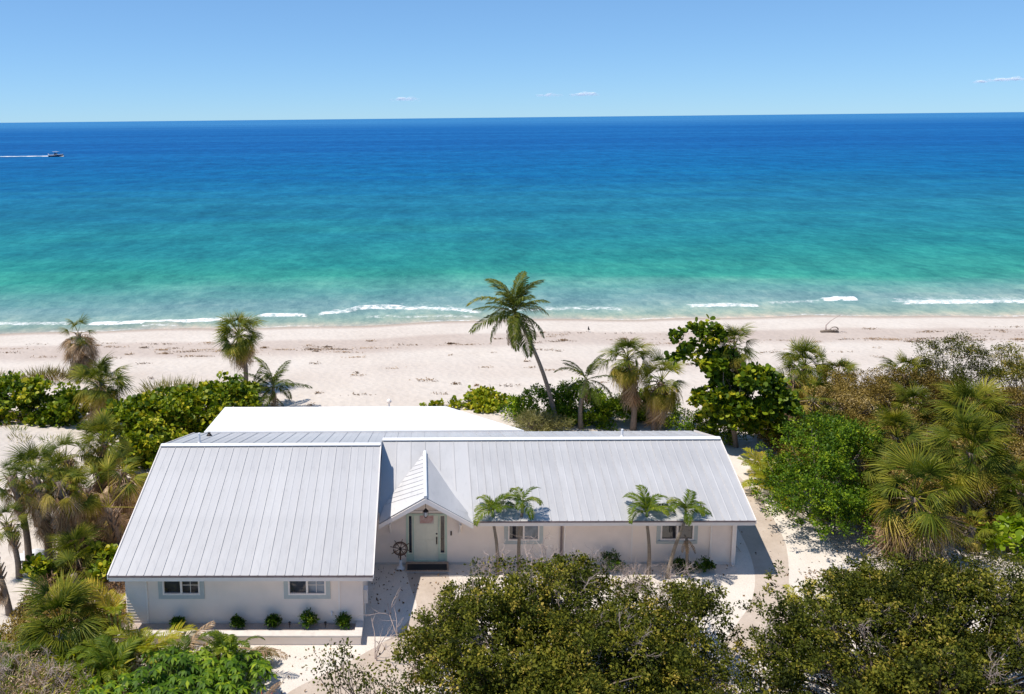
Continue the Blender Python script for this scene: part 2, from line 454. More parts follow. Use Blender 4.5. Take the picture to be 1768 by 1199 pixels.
def sea_material():
    mt, n, l, b = mat('sea water')
    at = n.new('ShaderNodeAttribute'); at.attribute_name = 'offshore'
    fo = n.new('ShaderNodeAttribute'); fo.attribute_name = 'foam'
    # broad patches shift the depth colour a little
    pt = noise(n, l, 0.035, 4, 0.6, mapping=(0.35, 1.6, 1))
    mad = n.new('ShaderNodeMath'); mad.operation = 'MULTIPLY_ADD'; l.new(pt.outputs['Fac'], mad.inputs[0]); mad.inputs[1].default_value = 0.9; mad.inputs[2].default_value = 0.55
    mu = n.new('ShaderNodeMath'); mu.operation = 'MULTIPLY'; l.new(at.outputs['Fac'], mu.inputs[0]); l.new(mad.outputs[0], mu.inputs[1])
    mx = n.new('ShaderNodeMath'); mx.operation = 'MAXIMUM'; l.new(mu.outputs[0], mx.inputs[0]); mx.inputs[1].default_value = 0.0
    ad = n.new('ShaderNodeMath'); ad.operation = 'ADD'; l.new(mx.outputs[0], ad.inputs[0]); ad.inputs[1].default_value = 1.0
    lg = n.new('ShaderNodeMath'); lg.operation = 'LOGARITHM'; l.new(ad.outputs[0], lg.inputs[0]); lg.inputs[1].default_value = 10.0
    dv = n.new('ShaderNodeMath'); dv.operation = 'DIVIDE'; l.new(lg.outputs[0], dv.inputs[0]); dv.inputs[1].default_value = 3.6
    rp = ramp(n, [(0.000, (0.4700, 0.4200, 0.3600)), (0.070, (0.3600, 0.3800, 0.3100)), (0.140, (0.2450, 0.3350, 0.2800)), (0.235, (0.2050, 0.3300, 0.3100)), (0.285, (0.1650, 0.3000, 0.3000)), (0.335, (0.0950, 0.2700, 0.2550)), (0.385, (0.0300, 0.2400, 0.2000)), (0.440, (0.0160, 0.1993, 0.1972)), (0.510, (0.0118, 0.1657, 0.2150)), (0.575, (0.0076, 0.1311, 0.2307)), (0.650, (0.0023, 0.1094, 0.2679)), (0.750, (0.0034, 0.0912, 0.2793)), (0.880, (0.0057, 0.1003, 0.3021)), (1.000, (0.0300, 0.1700, 0.3800))])  # water colour by depth; the paler last stop paints in horizon haze
    l.new(dv.outputs[0], rp.inputs[0])
    # wind streaks far out and ripples close in
    sk = noise(n, l, 0.02, 5, 0.65, mapping=(0.25, 2.4, 1))
    r2 = ramp(n, [(0.32, (0.80, 0.84, 0.88)), (0.5, (1, 1, 1)), (0.66, (1.22, 1.18, 1.12))]); l.new(sk.outputs['Fac'], r2.inputs[0])
    c = mixc(n, l, 0.55, rp.outputs[0], r2.outputs[0], 'MULTIPLY')
    far = noise(n, l, 0.008, 5, 0.7, mapping=(0.10, 1.0, 1))
    r5 = ramp(n, [(0.36, (0.74, 0.80, 0.86)), (0.5, (1, 1, 1)), (0.62, (2.2, 1.4, 1.2))]); l.new(far.outputs['Fac'], r5.inputs[0])
    c = mixc(n, l, 0.5, c, r5.outputs[0], 'MULTIPLY')
    midr = noise(n, l, 0.07, 13, 0.86, mapping=(1.5, 0.8, 1))
    r6 = ramp(n, [(0.36, (0.50, 0.62, 0.70)), (0.5, (1, 1, 1)), (0.64, (1.75, 1.38, 1.26))]); l.new(midr.outputs['Fac'], r6.inputs[0])
    c = mixc(n, l, 0.9, c, r6.outputs[0], 'MULTIPLY')
    rip = noise(n, l, 0.6, 7, 0.75, mapping=(1.3, 0.8, 1))
    r3 = ramp(n, [(0.34, (0.62, 0.70, 0.76)), (0.52, (1, 1, 1)), (0.68, (1.4, 1.25, 1.2))]); l.new(rip.outputs['Fac'], r3.inputs[0])
    c = mixc(n, l, 0.6, c, r3.outputs[0], 'MULTIPLY')
    # foam lace
    lace = noise(n, l, 1.9, 7, 0.75, mapping=(0.8, 1.3, 1))
    f1 = n.new('ShaderNodeMath'); f1.operation = 'ADD'; l.new(lace.outputs['Fac'], f1.inputs[0]); l.new(fo.outputs['Fac'], f1.inputs[1])
    fr = ramp(n, [(0.80, 0.0), (0.92, 0.45), (1.06, 1.0)]); l.new(f1.outputs[0], fr.inputs[0])
    c = mixc(n, l, fr.outputs[0], c, (0.80, 0.80, 0.79))
    l.new(c, b.inputs['Base Color'])
    b.inputs['Roughness'].default_value = 1.0
    b.inputs['Specular IOR Level'].default_value = 0.0
    gl = n.new('ShaderNodeBsdfGlossy'); gl.inputs['Roughness'].default_value = 0.22
    gf = ramp(n, [(0.0, 0.07), (1.0, 0.0)]); l.new(fr.outputs[0], gf.inputs[0])
    ms = n.new('ShaderNodeMixShader'); l.new(gf.outputs[0], ms.inputs[0]); l.new(b.outputs[0], ms.inputs[1]); l.new(gl.outputs[0], ms.inputs[2])
    l.new(ms.outputs[0], n['Material Output'].inputs['Surface'])
    w1 = noise(n, l, 0.16, 4, 0.6, mapping=(0.5, 1.6, 1))
    w2 = noise(n, l, 1.1, 4, 0.6, mapping=(0.6, 1.5, 1))
    s = n.new('ShaderNodeMath'); s.operation = 'MULTIPLY_ADD'; l.new(w2.outputs['Fac'], s.inputs[0]); s.inputs[1].default_value = 0.25; l.new(w1.outputs['Fac'], s.inputs[2])
    bo = bump(n, l, s.outputs[0], 0.5, 0.8, b); l.new(bo.outputs[0], gl.inputs['Normal'])
    return mt
M['sea'] = sea_material()

sx = spaced((-60000, -6000, 9000), (-6000, -300, 600), (-300, -62, 14), (-62, 92, 0.4), (92, 400, 16), (400, 6000, 600), (6000, 60000, 9000))
sy = spaced((58, 73, 1.5), (73, 93, 0.16), (93, 140, 1.2), (140, 400, 8), (400, 2000, 80), (2000, 12000, 800), (12000, 90000, 6000))
SX, SY = np.meshgrid(sx, sy)
SOFF = SY - shore(SX)
foam = np.zeros_like(SX)
SZ = np.full_like(SX, SEA)
wob = 0.5 * np.sin(SX * 0.9) + 0.35 * np.sin(SX * 2.1 + 1) + 0.25 * np.sin(SX * 4.3 + 2)
BREAKERS = [  # x0, x1, y at x0, y in the middle, y at x1, trailing lace, strength
    (-32, -14.5, 78.0, 78.7, 80.2, 1.6, 0.62), (-16, -10.5, 80.9, 81.0, 80.7, 1.0, 0.6), (-10.5, -1, 81.3, 83.2, 84.8, 2.2, 0.56),
    (-8, 7, 82.8, 83.6, 81.4, 2.6, 0.55), (-6, 6, 80.3, 80.4, 80.4, 0.5, 0.45), (6, 21, 82.3, 83.2, 82.9, 2.2, 0.46), (26.0, 34, 84.0, 84.2, 84.0, 2.0, 0.56),
    (34, 41, 85.0, 85.6, 86.2, 1.8, 0.44), (40.2, 44.6, 86.5, 86.6, 86.5, 0.8, 0.70), (46.5, 66, 84.6, 84.9, 84.2, 3.2, 0.58), (-50, -31, 77.5, 78.3, 78.1, 1.2, 0.5),
    (64, 90, 85, 85.5, 85, 3, 0.5), (-26, -22, 77.4, 77.6, 77.5, 0.4, 0.5)]
for x0, x1, ya, ym, yb, tr, st in BREAKERS:
    t = np.clip((SX - x0) / (x1 - x0), 0, 1)
    yc = ya * (1 - t) * (1 - 2 * t) + ym * 4 * t * (1 - t) + yb * t * (2 * t - 1) + 0.22 * wob
    edge = sstep(0, 0.10, t) * (1 - sstep(0.88, 1, t)) * ((SX > x0) & (SX < x1))
    d = SY - yc
    front = np.exp(-(d / 0.22) ** 2)
    lace = np.where(d > 0, np.exp(-(d / (1.5 * tr)) ** 2), 0) * (d > -0.3)
    foam = np.maximum(foam, edge * (0.76 * st * np.maximum(front * 1.12, lace * 1.06)))
    SZ = SZ + edge * st * 0.45 * np.exp(-((d - 0.5) / 0.7) ** 2)
sw = np.exp(-((SOFF - 0.25 - 0.3 * wob) / 0.22) ** 2) * (0.32 + 0.16 * np.sin(SX * 0.37))
foam = np.maximum(foam, sw)
near = 1 - sstep(90, 140, SY)
SZ = SZ + near * sstep(2, 8, SOFF) * 0.06 * (np.sin(SY * 1.9 + 0.25 * SX + wob) + 0.6 * np.sin(SY * 3.1 - 0.4 * SX))
me = fast_mesh('sea', np.stack([SX, SY, SZ], -1), 4, M['sea'], None, True, {'offshore': np.maximum(SOFF, 0).ravel(), 'foam': foam.ravel()}, grid_faces(len(sx), len(sy)))
tag(add('sea', me), kind='structure')

# ------------------------------------------------------------------ the house
H = thing('beach_house', (1.2, 33.5, 0), 'long white single-storey beach house with pale grey metal roofs and a gabled porch', 'house')
YW, YF, YB = 32.1, 27.6, 38.1          # main front wall, wing front wall, back wall
XL, XJ, XR = -10.25, -2.08, 12.28      # wing left, wing right, house right
def hb(name, x0, x1, y0, y1, z0, z1, mt, parent=None, label=None):
    b = MB(); b.box(x0, x1, y0, y1, z0, z1)
    return add(name, b.build(name, mt), parent or H, world=True, label=label)
def bevelled(o, w=0.01, seg=2):
    md = o.modifiers.new('bevel', 'BEVEL'); md.width = w; md.segments = seg; md.limit_method = 'ANGLE'
    return o

# walls: real thickness, with openings cut by building round them
def wall_with_openings(name, x0, x1, y0, y1, z0, z1, holes, mt):
    b = MB()
    xs = sorted({x0, x1, *[h[0] for h in holes], *[h[1] for h in holes]})
    for a, c in zip(xs[:-1], xs[1:]):
        hs = sorted([(h[2], h[3]) for h in holes if h[0] <= a + 1e-6 and h[1] >= c - 1e-6])
        zc = z0
        for ha, hb_ in hs:
            if ha > zc: b.box(a, c, y0, y1, zc, ha)
            zc = hb_
        if zc < z1: b.box(a, c, y0, y1, zc, z1)
    return add(name, b.build(name, mt), H, world=True)
W1 = (-8.97, -7.68, 1.36, 2.06); W2 = (-4.63, -3.33, 1.36, 2.06)
W3 = (3.37, 4.60, 1.03, 1.80); W4 = (9.35, 10.65, 1.03, 1.78)
DOOR = (-0.64, 0.97, 0.15, 2.16)
wall_with_openings('wall', XL, XJ, YF, YF + 0.2, 0, 2.25, [W1, W2], M['wall'])
wall_with_openings('wall', XJ + 0.002, XR, YW, YW + 0.2, 0, 2.25, [W3, W4, DOOR], M['wall'])
hb('wall', XJ - 0.2, XJ - 0.003, YF + 0.2, YW + 0.2, 0, 2.25, M['wall'])
hb('wall', XL + 0.003, XL + 0.2, YF + 0.2, YB, 0, 2.25, M['wall'])
hb('wall', XL + 0.2, XR - 0.2, YB - 0.2, YB, 0, 2.9, M['wall'])
SW = (33.2, 34.5, 1.15, 1.95)
b = MB()
for y0, y1, z0, z1 in ((YW + 0.2, SW[0], 0, 2.25), (SW[1], YB, 0, 2.25), (SW[0], SW[1], 0, SW[2]), (SW[0], SW[1], SW[3], 2.25)): b.box(XR - 0.2, XR - 0.003, y0, y1, z0, z1)
add('wall', b.build('wall', M['wall']), H, world=True)
# dark rooms behind the panes
hb('interior', XL + 0.25, XJ - 0.25, YF + 0.9, YF + 0.95, 0.02, 2.2, M['mulch'])
hb('interior', XJ + 0.05, XR - 0.25, YW + 0.9, YW + 0.95, 0.02, 2.2, M['mulch'])

# lap siding columns, board over board
def siding(x0, x1, y, z0, z1, step=0.105):
    b = MB(); z = z0
    while z < z1 - 0.01:
        t = min(z + step, z1)
        b.raw([(x0, y - 0.055, z), (x1, y - 0.055, z), (x1, y - 0.014, t), (x0, y - 0.014, t), (x0, y - 0.002, z), (x1, y - 0.002, z), (x1, y - 0.002, t), (x0, y - 0.002, t)],
              [(0, 1, 2, 3), (4, 5, 1, 0), (0, 3, 7, 4), (1, 5, 6, 2), (3, 2, 6, 7)])
        z = t
    return add('siding', b.build('siding', M['siding']), H, world=True, kind='stuff')
siding(XL - 0.01, -9.56, YF, 0.3, 2.24)
siding(-2.85, XJ + 0.012, YF, 0.3, 2.24)
siding(11.35, XR + 0.012, YW, 0.03, 2.24)
siding(5.62, 8.2, YW, 0.03, 2.24)
for x, y in ((-9.56, YF), (-2.91, YF), (11.29, YW), (5.56, YW), (8.2, YW)):
    hb('corner_board', x, x + 0.06, y - 0.062, y - 0.003, 0.1, 2.23, M['trim'])
hb('corner_board', XR - 0.07, XR + 0.02, YW - 0.08, YW - 0.057, 0.03, 2.23, M['trim'])

def window(x0, x1, z0, z1, y, panes=('glass', 'glass'), grid=()):
    cx, cz = (x0 + x1) / 2, (z0 + z1) / 2
    w = MB()
    s = 0.15
    w.box(x0 - s, x0, y - 0.035, y - 0.003, z0 - s, z1); w.box(x1, x1 + s, y - 0.035, y - 0.003, z0 - s, z1); w.box(x0, x1, y - 0.037, y - 0.003, z0 - s, z0)
    win = add('window', w.build('window', M['surround']), H, world=True)
    fr = MB(); t = 0.055; yo = y - 0.05
    fr.box(x0, x0 + t, yo, y + 0.06, z0, z1); fr.box(x1 - t, x1, yo, y + 0.06, z0, z1)
    fr.box(x0 + t, x1 - t, yo, y + 0.06, z0, z0 + t); fr.box(x0 + t, x1 - t, yo, y + 0.06, z1 - t, z1); fr.box(cx - 0.035, cx + 0.035, yo + 0.005, y + 0.06, z0 + t, z1 - t)
    add('frame', fr.build('frame', M['trim']), win, world=True)
    for k, (a, c) in enumerate(((x0 + t, cx - 0.035), (cx + 0.035, x1 - t))):
        p = MB(); p.box(a, c, y + 0.02 - 0.012 * k, y + 0.03 - 0.012 * k, z0 + t, z1 - t)
        add('pane', p.build('pane', M[panes[k]]), win, world=True)
        if k in grid:
            g = MB(); mx, mz = (a + c) / 2, cz
            g.box(mx - 0.008, mx + 0.008, y - 0.006, y + 0.004, z0 + t, z1 - t); g.box(a, mx - 0.008, y - 0.006, y + 0.004, mz - 0.008, mz + 0.008); g.box(mx + 0.008, c, y - 0.006, y + 0.004, mz - 0.008, mz + 0.008)
            add('glazing_bar', g.build('glazing_bar', M['trim']), win, world=True)
    return win
window(*W1, YF, ('glass', 'glass'), (1,)); window(*W2, YF, ('glass', 'blind'), (1,))
window(*W3, YW, ('glass', 'blind')); w4 = window(*W4, YW, ('glass', 'glass'))
hb('window_sill', W4[0] - 0.1, W4[1] + 0.06, YW - 0.11, YW - 0.052, W4[2] - 0.07, W4[2] - 0.01, M['surround'])
sw = MB(); sw.box(XR - 0.12, XR - 0.10, SW[0], SW[1], SW[2], SW[3])
swo = add('window', sw.build('window', M['glass']), H, world=True)
f = MB()
for y0, y1, z0, z1 in ((SW[0], SW[0] + 0.05, SW[2], SW[3]), (SW[1] - 0.05, SW[1], SW[2], SW[3]), (SW[0] + 0.05, SW[1] - 0.05, SW[2], SW[2] + 0.05), (SW[0] + 0.05, SW[1] - 0.05, SW[3] - 0.05, SW[3])): f.box(XR - 0.10, XR + 0.02, y0, y1, z0, z1)
add('frame', f.build('frame', M['trim']), swo, world=True)

# front door with its side lights
dx0, dx1, dz0, dz1 = DOOR
d = MB()
d.box(dx0, dx0 + 0.07, YW - 0.03, YW + 0.10, dz0, dz1); d.box(dx1 - 0.07, dx1, YW - 0.03, YW + 0.10, dz0, dz1); d.box(dx0 + 0.07, dx1 - 0.07, YW - 0.03, YW + 0.10, dz1 - 0.07, dz1)
d.box(-0.39, -0.34, YW - 0.02, YW + 0.10, dz0, dz1 - 0.07); d.box(0.63, 0.68, YW - 0.02, YW + 0.10, dz0, dz1 - 0.07); d.box(dx0 + 0.07, -0.39, YW, YW + 0.10, dz0, dz0 + 0.3); d.box(0.68, dx1 - 0.07, YW, YW + 0.10, dz0, dz0 + 0.3)
d.box(-0.34, 0.63, YW - 0.05, YW + 0.08, dz0 - 0.02, dz0 + 0.03)
door = add('door_frame', d.build('door_frame', M['doorframe']), H, world=True)
b = MB(); b.box(-0.34, 0.63, YW + 0.02, YW + 0.07, dz0 + 0.03, dz1 - 0.07)
leaf = add('door', b.build('door', M['doorpaint']), H, world=True)
for x0, x1, z0, z1 in ((-0.24, 0.11, 0.35, 1.05), (0.18, 0.53, 0.35, 1.05), (-0.24, 0.11, 1.15, 1.68), (0.18, 0.53, 1.15, 1.68)):
    p = MB(); p.box(x0, x1, YW + 0.012, YW + 0.02, z0, z1)
    bevelled(add('panel', p.build('panel', M['doorpaint']), leaf, world=True), 0.006)
for x0, x1 in ((dx0 + 0.07, -0.39), (0.68, dx1 - 0.07)):
    s_ = MB(); s_.box(x0, x1, YW + 0.045, YW + 0.055, dz0 + 0.3, dz1 - 0.07)
    sl = add('side_light', s_.build('side_light', M['glass']), H, world=True)
    f_ = MB(); w_ = 0.035
    f_.box(x0, x0 + w_, YW + 0.01, YW + 0.045, dz0 + 0.3, dz1 - 0.07); f_.box(x1 - w_, x1, YW + 0.01, YW + 0.045, dz0 + 0.3, dz1 - 0.07); f_.box(x0 + w_, x1 - w_, YW + 0.01, YW + 0.045, dz0 + 0.3, dz0 + 0.34); f_.box(x0 + w_, x1 - w_, YW + 0.01, YW + 0.045, dz1 - 0.11, dz1 - 0.07)
    add('frame', f_.build('frame', M['doorpaint']), sl, world=True)
k = MB(); k.lathe([(0.035, 0), (0.035, 0.02), (0.02, 0.03)], 0, 0, 0, 10)
ko = add('deadbolt', k.build('deadbolt', M['bronze']), leaf, loc=(0.56, YW + 0.02, 1.30), world=True); ko.rotation_euler = (R(90), 0, 0)
k = MB(); k.tube([(0.56, YW + 0.02, 1.13), (0.56, YW - 0.04, 1.10), (0.56, YW - 0.045, 0.95), (0.56, YW + 0.02, 0.90)], 0.014, 6); k.box(0.535, 0.585, YW + 0.008, YW + 0.02, 0.86, 1.17)
add('handle', k.build('handle', M['bronze']), leaf, world=True)
hb('doorbell', 1.10, 1.16, YW - 0.03, YW - 0.003, 1.25, 1.42, M['bronze'])
hb('threshold_step', -0.66, 1.02, YW - 0.27, YW - 0.052, 0.03, 0.15, M['brick'])

# roofs: deck below, one standing-seam panel object for every strip
def roof_plane(x0, x1, ya, za, yb, zb, n, back=False, name='roof'):
    """a sloped deck from the eave (ya, za) to the ridge (yb, zb) and its n panels"""
    b = MB()
    if not back: b.slab([(x0, ya, za - 0.03), (x1, ya, za - 0.03), (x1, yb, zb - 0.03), (x0, yb, zb - 0.03)], 0.12)
    else: b.slab([(x0, yb, zb - 0.03), (x1, yb, zb - 0.03), (x1, ya, za - 0.03), (x0, ya, za - 0.03)], 0.12)
    deck = add(name, b.build('roof_deck', M['trim']), H, world=True)
    w = (x1 - x0) / n
    p = MB()
    prof = [(0.0, 0.0), (0.0, 0.026), (0.02, 0.028), (0.026, 0.0), (w / 2 - 0.03, 0.002), (w / 2 - 0.015, 0.010), (w / 2 + 0.015, 0.010), (w / 2 + 0.03, 0.002), (w - 0.002, 0.0)]
    k = len(prof)
    seg = 6
    v = []
    for i in range(seg + 1):
        t = i / seg
        y, z = ya + (yb - ya) * t, za + (zb - za) * t
        v += [(x, y, z + h - 0.022) for x, h in prof]
    f = [(i * k + j, i * k + j + 1, (i + 1) * k + j + 1, (i + 1) * k + j) for i in range(seg) for j in range(k - 1)]
    if back: f = [q[::-1] for q in f]
    p.raw(v, f)
    me = p.build('roof_panel', M['metalroof'])
    for i in range(n):
        add('roof_panel', me, deck, loc=(x0 + i * w, 0, 0.001 * (i % 2)), world=True)
    return deck
RX0, RX1, RX2 = -10.62, -1.68, 12.62
wing = roof_plane(RX0, RX1, 27.03, 2.40, 33.6, 4.44, 15)
main = roof_plane(1.93, RX2, 31.08, 2.35, 35.3, 4.00, 18)
def main_z(y): return 2.35 + (y - 31.08) * (4.0 - 2.35) / (35.3 - 31.08)
wp = (1.93 - (RX1 + 0.004)) / 6
for i in range(6):                                                  # panels that die into the porch valleys
    xa = RX1 + 0.004 + i * wp; ys = []
    for x in (xa, xa + wp):
        dxp = abs(x - 0.13); ys.append(min(34.6, max(31.5 + max(0.0, 1 - dxp / 1.8) * 3.05 - 0.06, 32.16 if dxp < 1.5 else 31.2)))
    p = MB(); v = []
    for x, h, y0 in ((xa, 0.0, ys[0]), (xa, 0.026, ys[0]), (xa + 0.02, 0.028, ys[0]), (xa + 0.026, 0.0, ys[0]), (xa + wp - 0.002, 0.0, ys[1])):
        v += [(x, y0, main_z(y0) + h - 0.02), (x, 35.3, 4.0 + h - 0.02)]
    p.raw(v, [(2 * j, 2 * j + 2, 2 * j + 3, 2 * j + 1) for j in range(4)])
    add('roof_panel', p.build('roof_panel', M['metalroof']), main, world=True)
roof_plane(RX0, RX1, 38.62, 3.10, 33.6, 4.44, 15, True)
roof_plane(RX1 + 0.004, RX2 - 0.12, 38.70, 3.08, 35.3, 4.00, 24, True)
def cap(x0, x1, y, z, sa, sb, w=0.13):
    b = MB(); t = 0.03
    pts = [(-w, -w * sa), (0, 0), (w, -w * sb)]
    v = [(x, y + a, z + c + t) for x in (x0, x1) for a, c in pts] + [(x, y + a, z + c) for x in (x0, x1) for a, c in pts]
    b.raw(v, [(0, 3, 4, 1), (1, 4, 5, 2), (6, 7, 10, 9), (7, 8, 11, 10), (0, 6, 9, 3), (2, 5, 11, 8), (0, 1, 7, 6), (1, 2, 8, 7), (3, 9, 10, 4), (4, 10, 11, 5)])
    return add('ridge_cap', b.build('ridge_cap', M['roofwhite']), H, world=True)
cap(RX0 - 0.01, RX1 + 0.01, 33.6, 4.475, 0.31, 0.267)
cap(RX1 + 0.02, RX2 + 0.01, 35.3, 4.035, 0.391, 0.27)
# fascias, drip edges, soffits, rake boards
def strip(name, x0, x1, y0, y1, z0, z1, mt): return hb(name, x0, x1, y0, y1, z0, z1, mt)
strip('fascia', RX0 + 0.01, RX1 - 0.01, 27.045, 27.09, 2.16, 2.345, M['trim']); strip('drip_edge', RX0, RX1, 27.005, 27.043, 2.315, 2.375, M['gutterline'])
strip('fascia', 1.95, RX2 - 0.01, 31.095, 31.14, 2.12, 2.30, M['trim']); strip('drip_edge', 1.95, RX2, 31.055, 31.093, 2.27, 2.327, M['gutterline'])
strip('soffit', RX0 + 0.02, RX1 - 0.02, 27.092, YF - 0.004, 2.20, 2.23, M['trim']); strip('soffit', 1.75, RX2 - 0.02, 31.142, YW - 0.004, 2.17, 2.20, M['trim'])
def rake(x, t, pa, pb, h=0.17):
    b = MB(); (ya, za), (yb, zb) = pa, pb
    b.raw([(x, ya, za), (x + t, ya, za), (x + t, yb, zb), (x, yb, zb), (x, ya, za - h), (x + t, ya, za - h), (x + t, yb, zb - h), (x, yb, zb - h)],
          [(0, 1, 2, 3), (7, 6, 5, 4), (0, 4, 5, 1), (1, 5, 6, 2), (2, 6, 7, 3), (3, 7, 4, 0)])
    return add('rake_board', b.build('rake_board', M['trim']), H, world=True)
rake(RX2 + 0.003, 0.03, (31.06, 2.36), (35.3, 4.02)); rake(RX2 + 0.003, 0.03, (38.7, 3.10), (35.302, 4.02)); rake(RX0 - 0.033, 0.03, (27.02, 2.41), (33.6, 4.46)); rake(RX0 - 0.033, 0.03, (38.62, 3.11), (33.602, 4.46))
rake(RX1 + 0.002, 0.03, (27.02, 2.41), (33.6, 4.46), 0.15)
def gable_late(): gable(RX1 - 0.12, RX1 - 0.004, [(31.25, 2.30), (35.3, 3.9), (36.4, 3.6), (33.6, 4.31), (31.25, 3.58)], M['metalroof'])
# gable ends
def gable(x0, x1, pts, mt):
    b = MB(); k = len(pts)
    b.raw([(x0, y, z) for y, z in pts] + [(x1, y, z) for y, z in pts], [tuple(range(k - 1, -1, -1)), tuple(range(k, 2 * k))] + [(i, (i + 1) % k, k + (i + 1) % k, k + i) for i in range(k)])
    return add('gable_wall', b.build('gable_wall', mt), H, world=True)
gable(XR - 0.2, XR - 0.004, [(YW, 2.25), (38.5, 2.25), (38.5, 2.9), (35.3, 3.78), (31.6, 2.36)], M['siding'])
gable(XL + 0.004, XL + 0.2, [(YF, 2.25), (38.4, 2.25), (38.4, 2.95), (33.6, 4.26), (27.6, 2.36)], M['siding'])
gable(XJ - 0.2, XJ - 0.004, [(YF + 0.05, 2.25), (34.2, 2.25), (35.0, 3.8), (33.6, 4.26), (27.65, 2.36)], M['siding'])
gable_late()
# the porch gable
PF, PZ = 30.95, 3.36
pL, pR, pT, pB = (-1.66, 30.95, 2.31), (1.93, 30.95, 2.31), (0.13, 30.95, 3.36), (0.13, 34.55, 3.74)
pLb, pRb = (-1.655, 31.5, 2.53), (1.93, 31.5, 2.53)
def lerp(a, b, t): return tuple(a[i] + (b[i] - a[i]) * t for i in range(3))
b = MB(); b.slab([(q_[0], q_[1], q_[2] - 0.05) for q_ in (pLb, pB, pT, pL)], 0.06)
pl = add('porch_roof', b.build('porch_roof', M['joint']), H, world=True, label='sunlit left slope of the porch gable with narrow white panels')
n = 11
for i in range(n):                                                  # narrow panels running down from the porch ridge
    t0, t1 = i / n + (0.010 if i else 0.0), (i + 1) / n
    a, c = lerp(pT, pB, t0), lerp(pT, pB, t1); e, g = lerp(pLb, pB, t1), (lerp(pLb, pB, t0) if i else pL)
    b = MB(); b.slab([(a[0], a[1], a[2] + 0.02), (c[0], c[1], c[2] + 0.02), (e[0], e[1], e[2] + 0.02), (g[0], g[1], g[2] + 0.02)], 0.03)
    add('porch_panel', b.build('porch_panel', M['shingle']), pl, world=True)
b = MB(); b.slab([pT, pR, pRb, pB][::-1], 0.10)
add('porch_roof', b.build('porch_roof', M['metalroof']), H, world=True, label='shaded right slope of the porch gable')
b = MB(); b.tube([(0.13, 30.9, 3.385), (0.13, 34.5, 3.765)], 0.07, 8); add('ridge_cap', b.build('ridge_cap', M['roofwhite']), H, world=True)
for s_, q in ((-1, pL), (1, pR)):                                   # barge boards
    b = MB(); a, c = (q[0], 30.93, q[2] - 0.03), (0.13, 30.93, 3.32)
    b.raw([(a[0], a[1], a[2]), (c[0], c[1], c[2]), (c[0], c[1], c[2] - 0.19), (a[0], a[1], a[2] - 0.17), (a[0], a[1] - 0.04, a[2]), (c[0], c[1] - 0.04, c[2]), (c[0], c[1] - 0.04, c[2] - 0.19), (a[0], a[1] - 0.04, a[2] - 0.17)],
          [(0, 1, 2, 3), (7, 6, 5, 4), (0, 4, 5, 1), (1, 5, 6, 2), (2, 6, 7, 3), (3, 7, 4, 0)])
    add('barge_board', b.build('barge_board', M['trim']), H, world=True)
b = MB()
b.raw([(-1.6, YW - 0.02, 2.25), (1.86, YW - 0.02, 2.25), (0.13, YW - 0.02, 3.25), (-1.6, YW + 0.1, 2.25), (1.86, YW + 0.1, 2.25), (0.13, YW + 0.1, 3.25)], [(0, 1, 2), (5, 4, 3), (0, 3, 4, 1), (1, 4, 5, 2), (2, 5, 3, 0)])
add('porch_gable', b.build('porch_gable', M['wall']), H, world=True)
hb('tie_beam', -1.3, 1.56, YW - 0.05, YW - 0.022, 2.245, 2.30, M['trim'])
for x in (-1.30, 1.43):                                            # brackets under the porch rakes
    b = MB(); b.box(x, x + 0.08, YW - 0.09, YW - 0.004, 1.35, 2.0); b.tube([(x + 0.04, YW - 0.08, 1.42), (x + 0.04, YW - 0.45, 1.75), (x + 0.04, YW - 0.85, 2.12)], 0.045, 4)
    add('bracket', b.build('bracket', M['trim']), H, world=True)
# flat white roof over the rooms on the sea side
fl = [(-10.15, 38.5), (4.75, 38.55), (1.25, 42.0), (-9.95, 42.05)]
b = MB(); b.slab([(x, y, 3.17) for x, y in fl], 0.16)
add('flat_roof', b.build('flat_roof', M['roofwhite']), H, world=True)
FR = H.children[-1]
for i in range(5):                                                  # lapped membrane strips
    y0 = 38.56 + i * 0.695; y1 = min(y0 + 0.71, 42.0)
    xa0, xa1 = -10.12 + 0.055 * (y0 - 38.5), -10.12 + 0.055 * (y1 - 38.5); xb0, xb1 = 4.68 - (y0 - 38.55) * 1.014, 4.68 - (y1 - 38.55) * 1.014
    mb = MB(); mb.slab([(xa0, y0, 3.186), (xb0, y0, 3.186), (xb1, y1, 3.180), (xa1, y1, 3.180)], 0.008)
    add('membrane_strip', mb.build('membrane_strip', M['roofwhite']), FR, world=True)
b = MB(); q = [(-9.9, 38.12), (4.2, 38.12), (1.0, 41.8), (-9.75, 41.8)]
b.slab([(x, y, 3.0) for x, y in q], 3.0)
add('sea_room', b.build('sea_room', M['wall']), H, world=True)
# pipes, downspouts, boxes
def pipe(name, x, y, z0, z1, r, mt):
    b = MB(); b.lathe([(r * 2.2, 0), (r * 1.2, 0.10), (r, 0.11), (r, z1 - z0)], x, y, z0, 10)
    return add(name, b.build(name, mt), H, world=True)
pipe('vent_pipe', -9.33, 34.6, 4.10, 4.58, 0.055, M['whitemetal']); pipe('vent_pipe', 8.68, 36.05, 3.76, 4.13, 0.05, M['whitemetal']); pipe('vent_pipe', -9.6, 37.3, 3.42, 3.60, 0.07, M['bronze'])
def downspout(x, y, z1, mt):
    b = MB(); b.box(x, x + 0.07, y - 0.075, y - 0.01, 0.1, z1); b.tube([(x + 0.035, y - 0.04, 0.14), (x + 0.035, y - 0.1, 0.06), (x + 0.035, y - 0.25, 0.05)], 0.035, 6)
    return add('downspout', b.build('downspout', mt), H, world=True)
downspout(5.43, YW - 0.02, 2.16, M['gutterline']); downspout(XR - 0.16, YW - 0.06, 2.15, M['trim'])
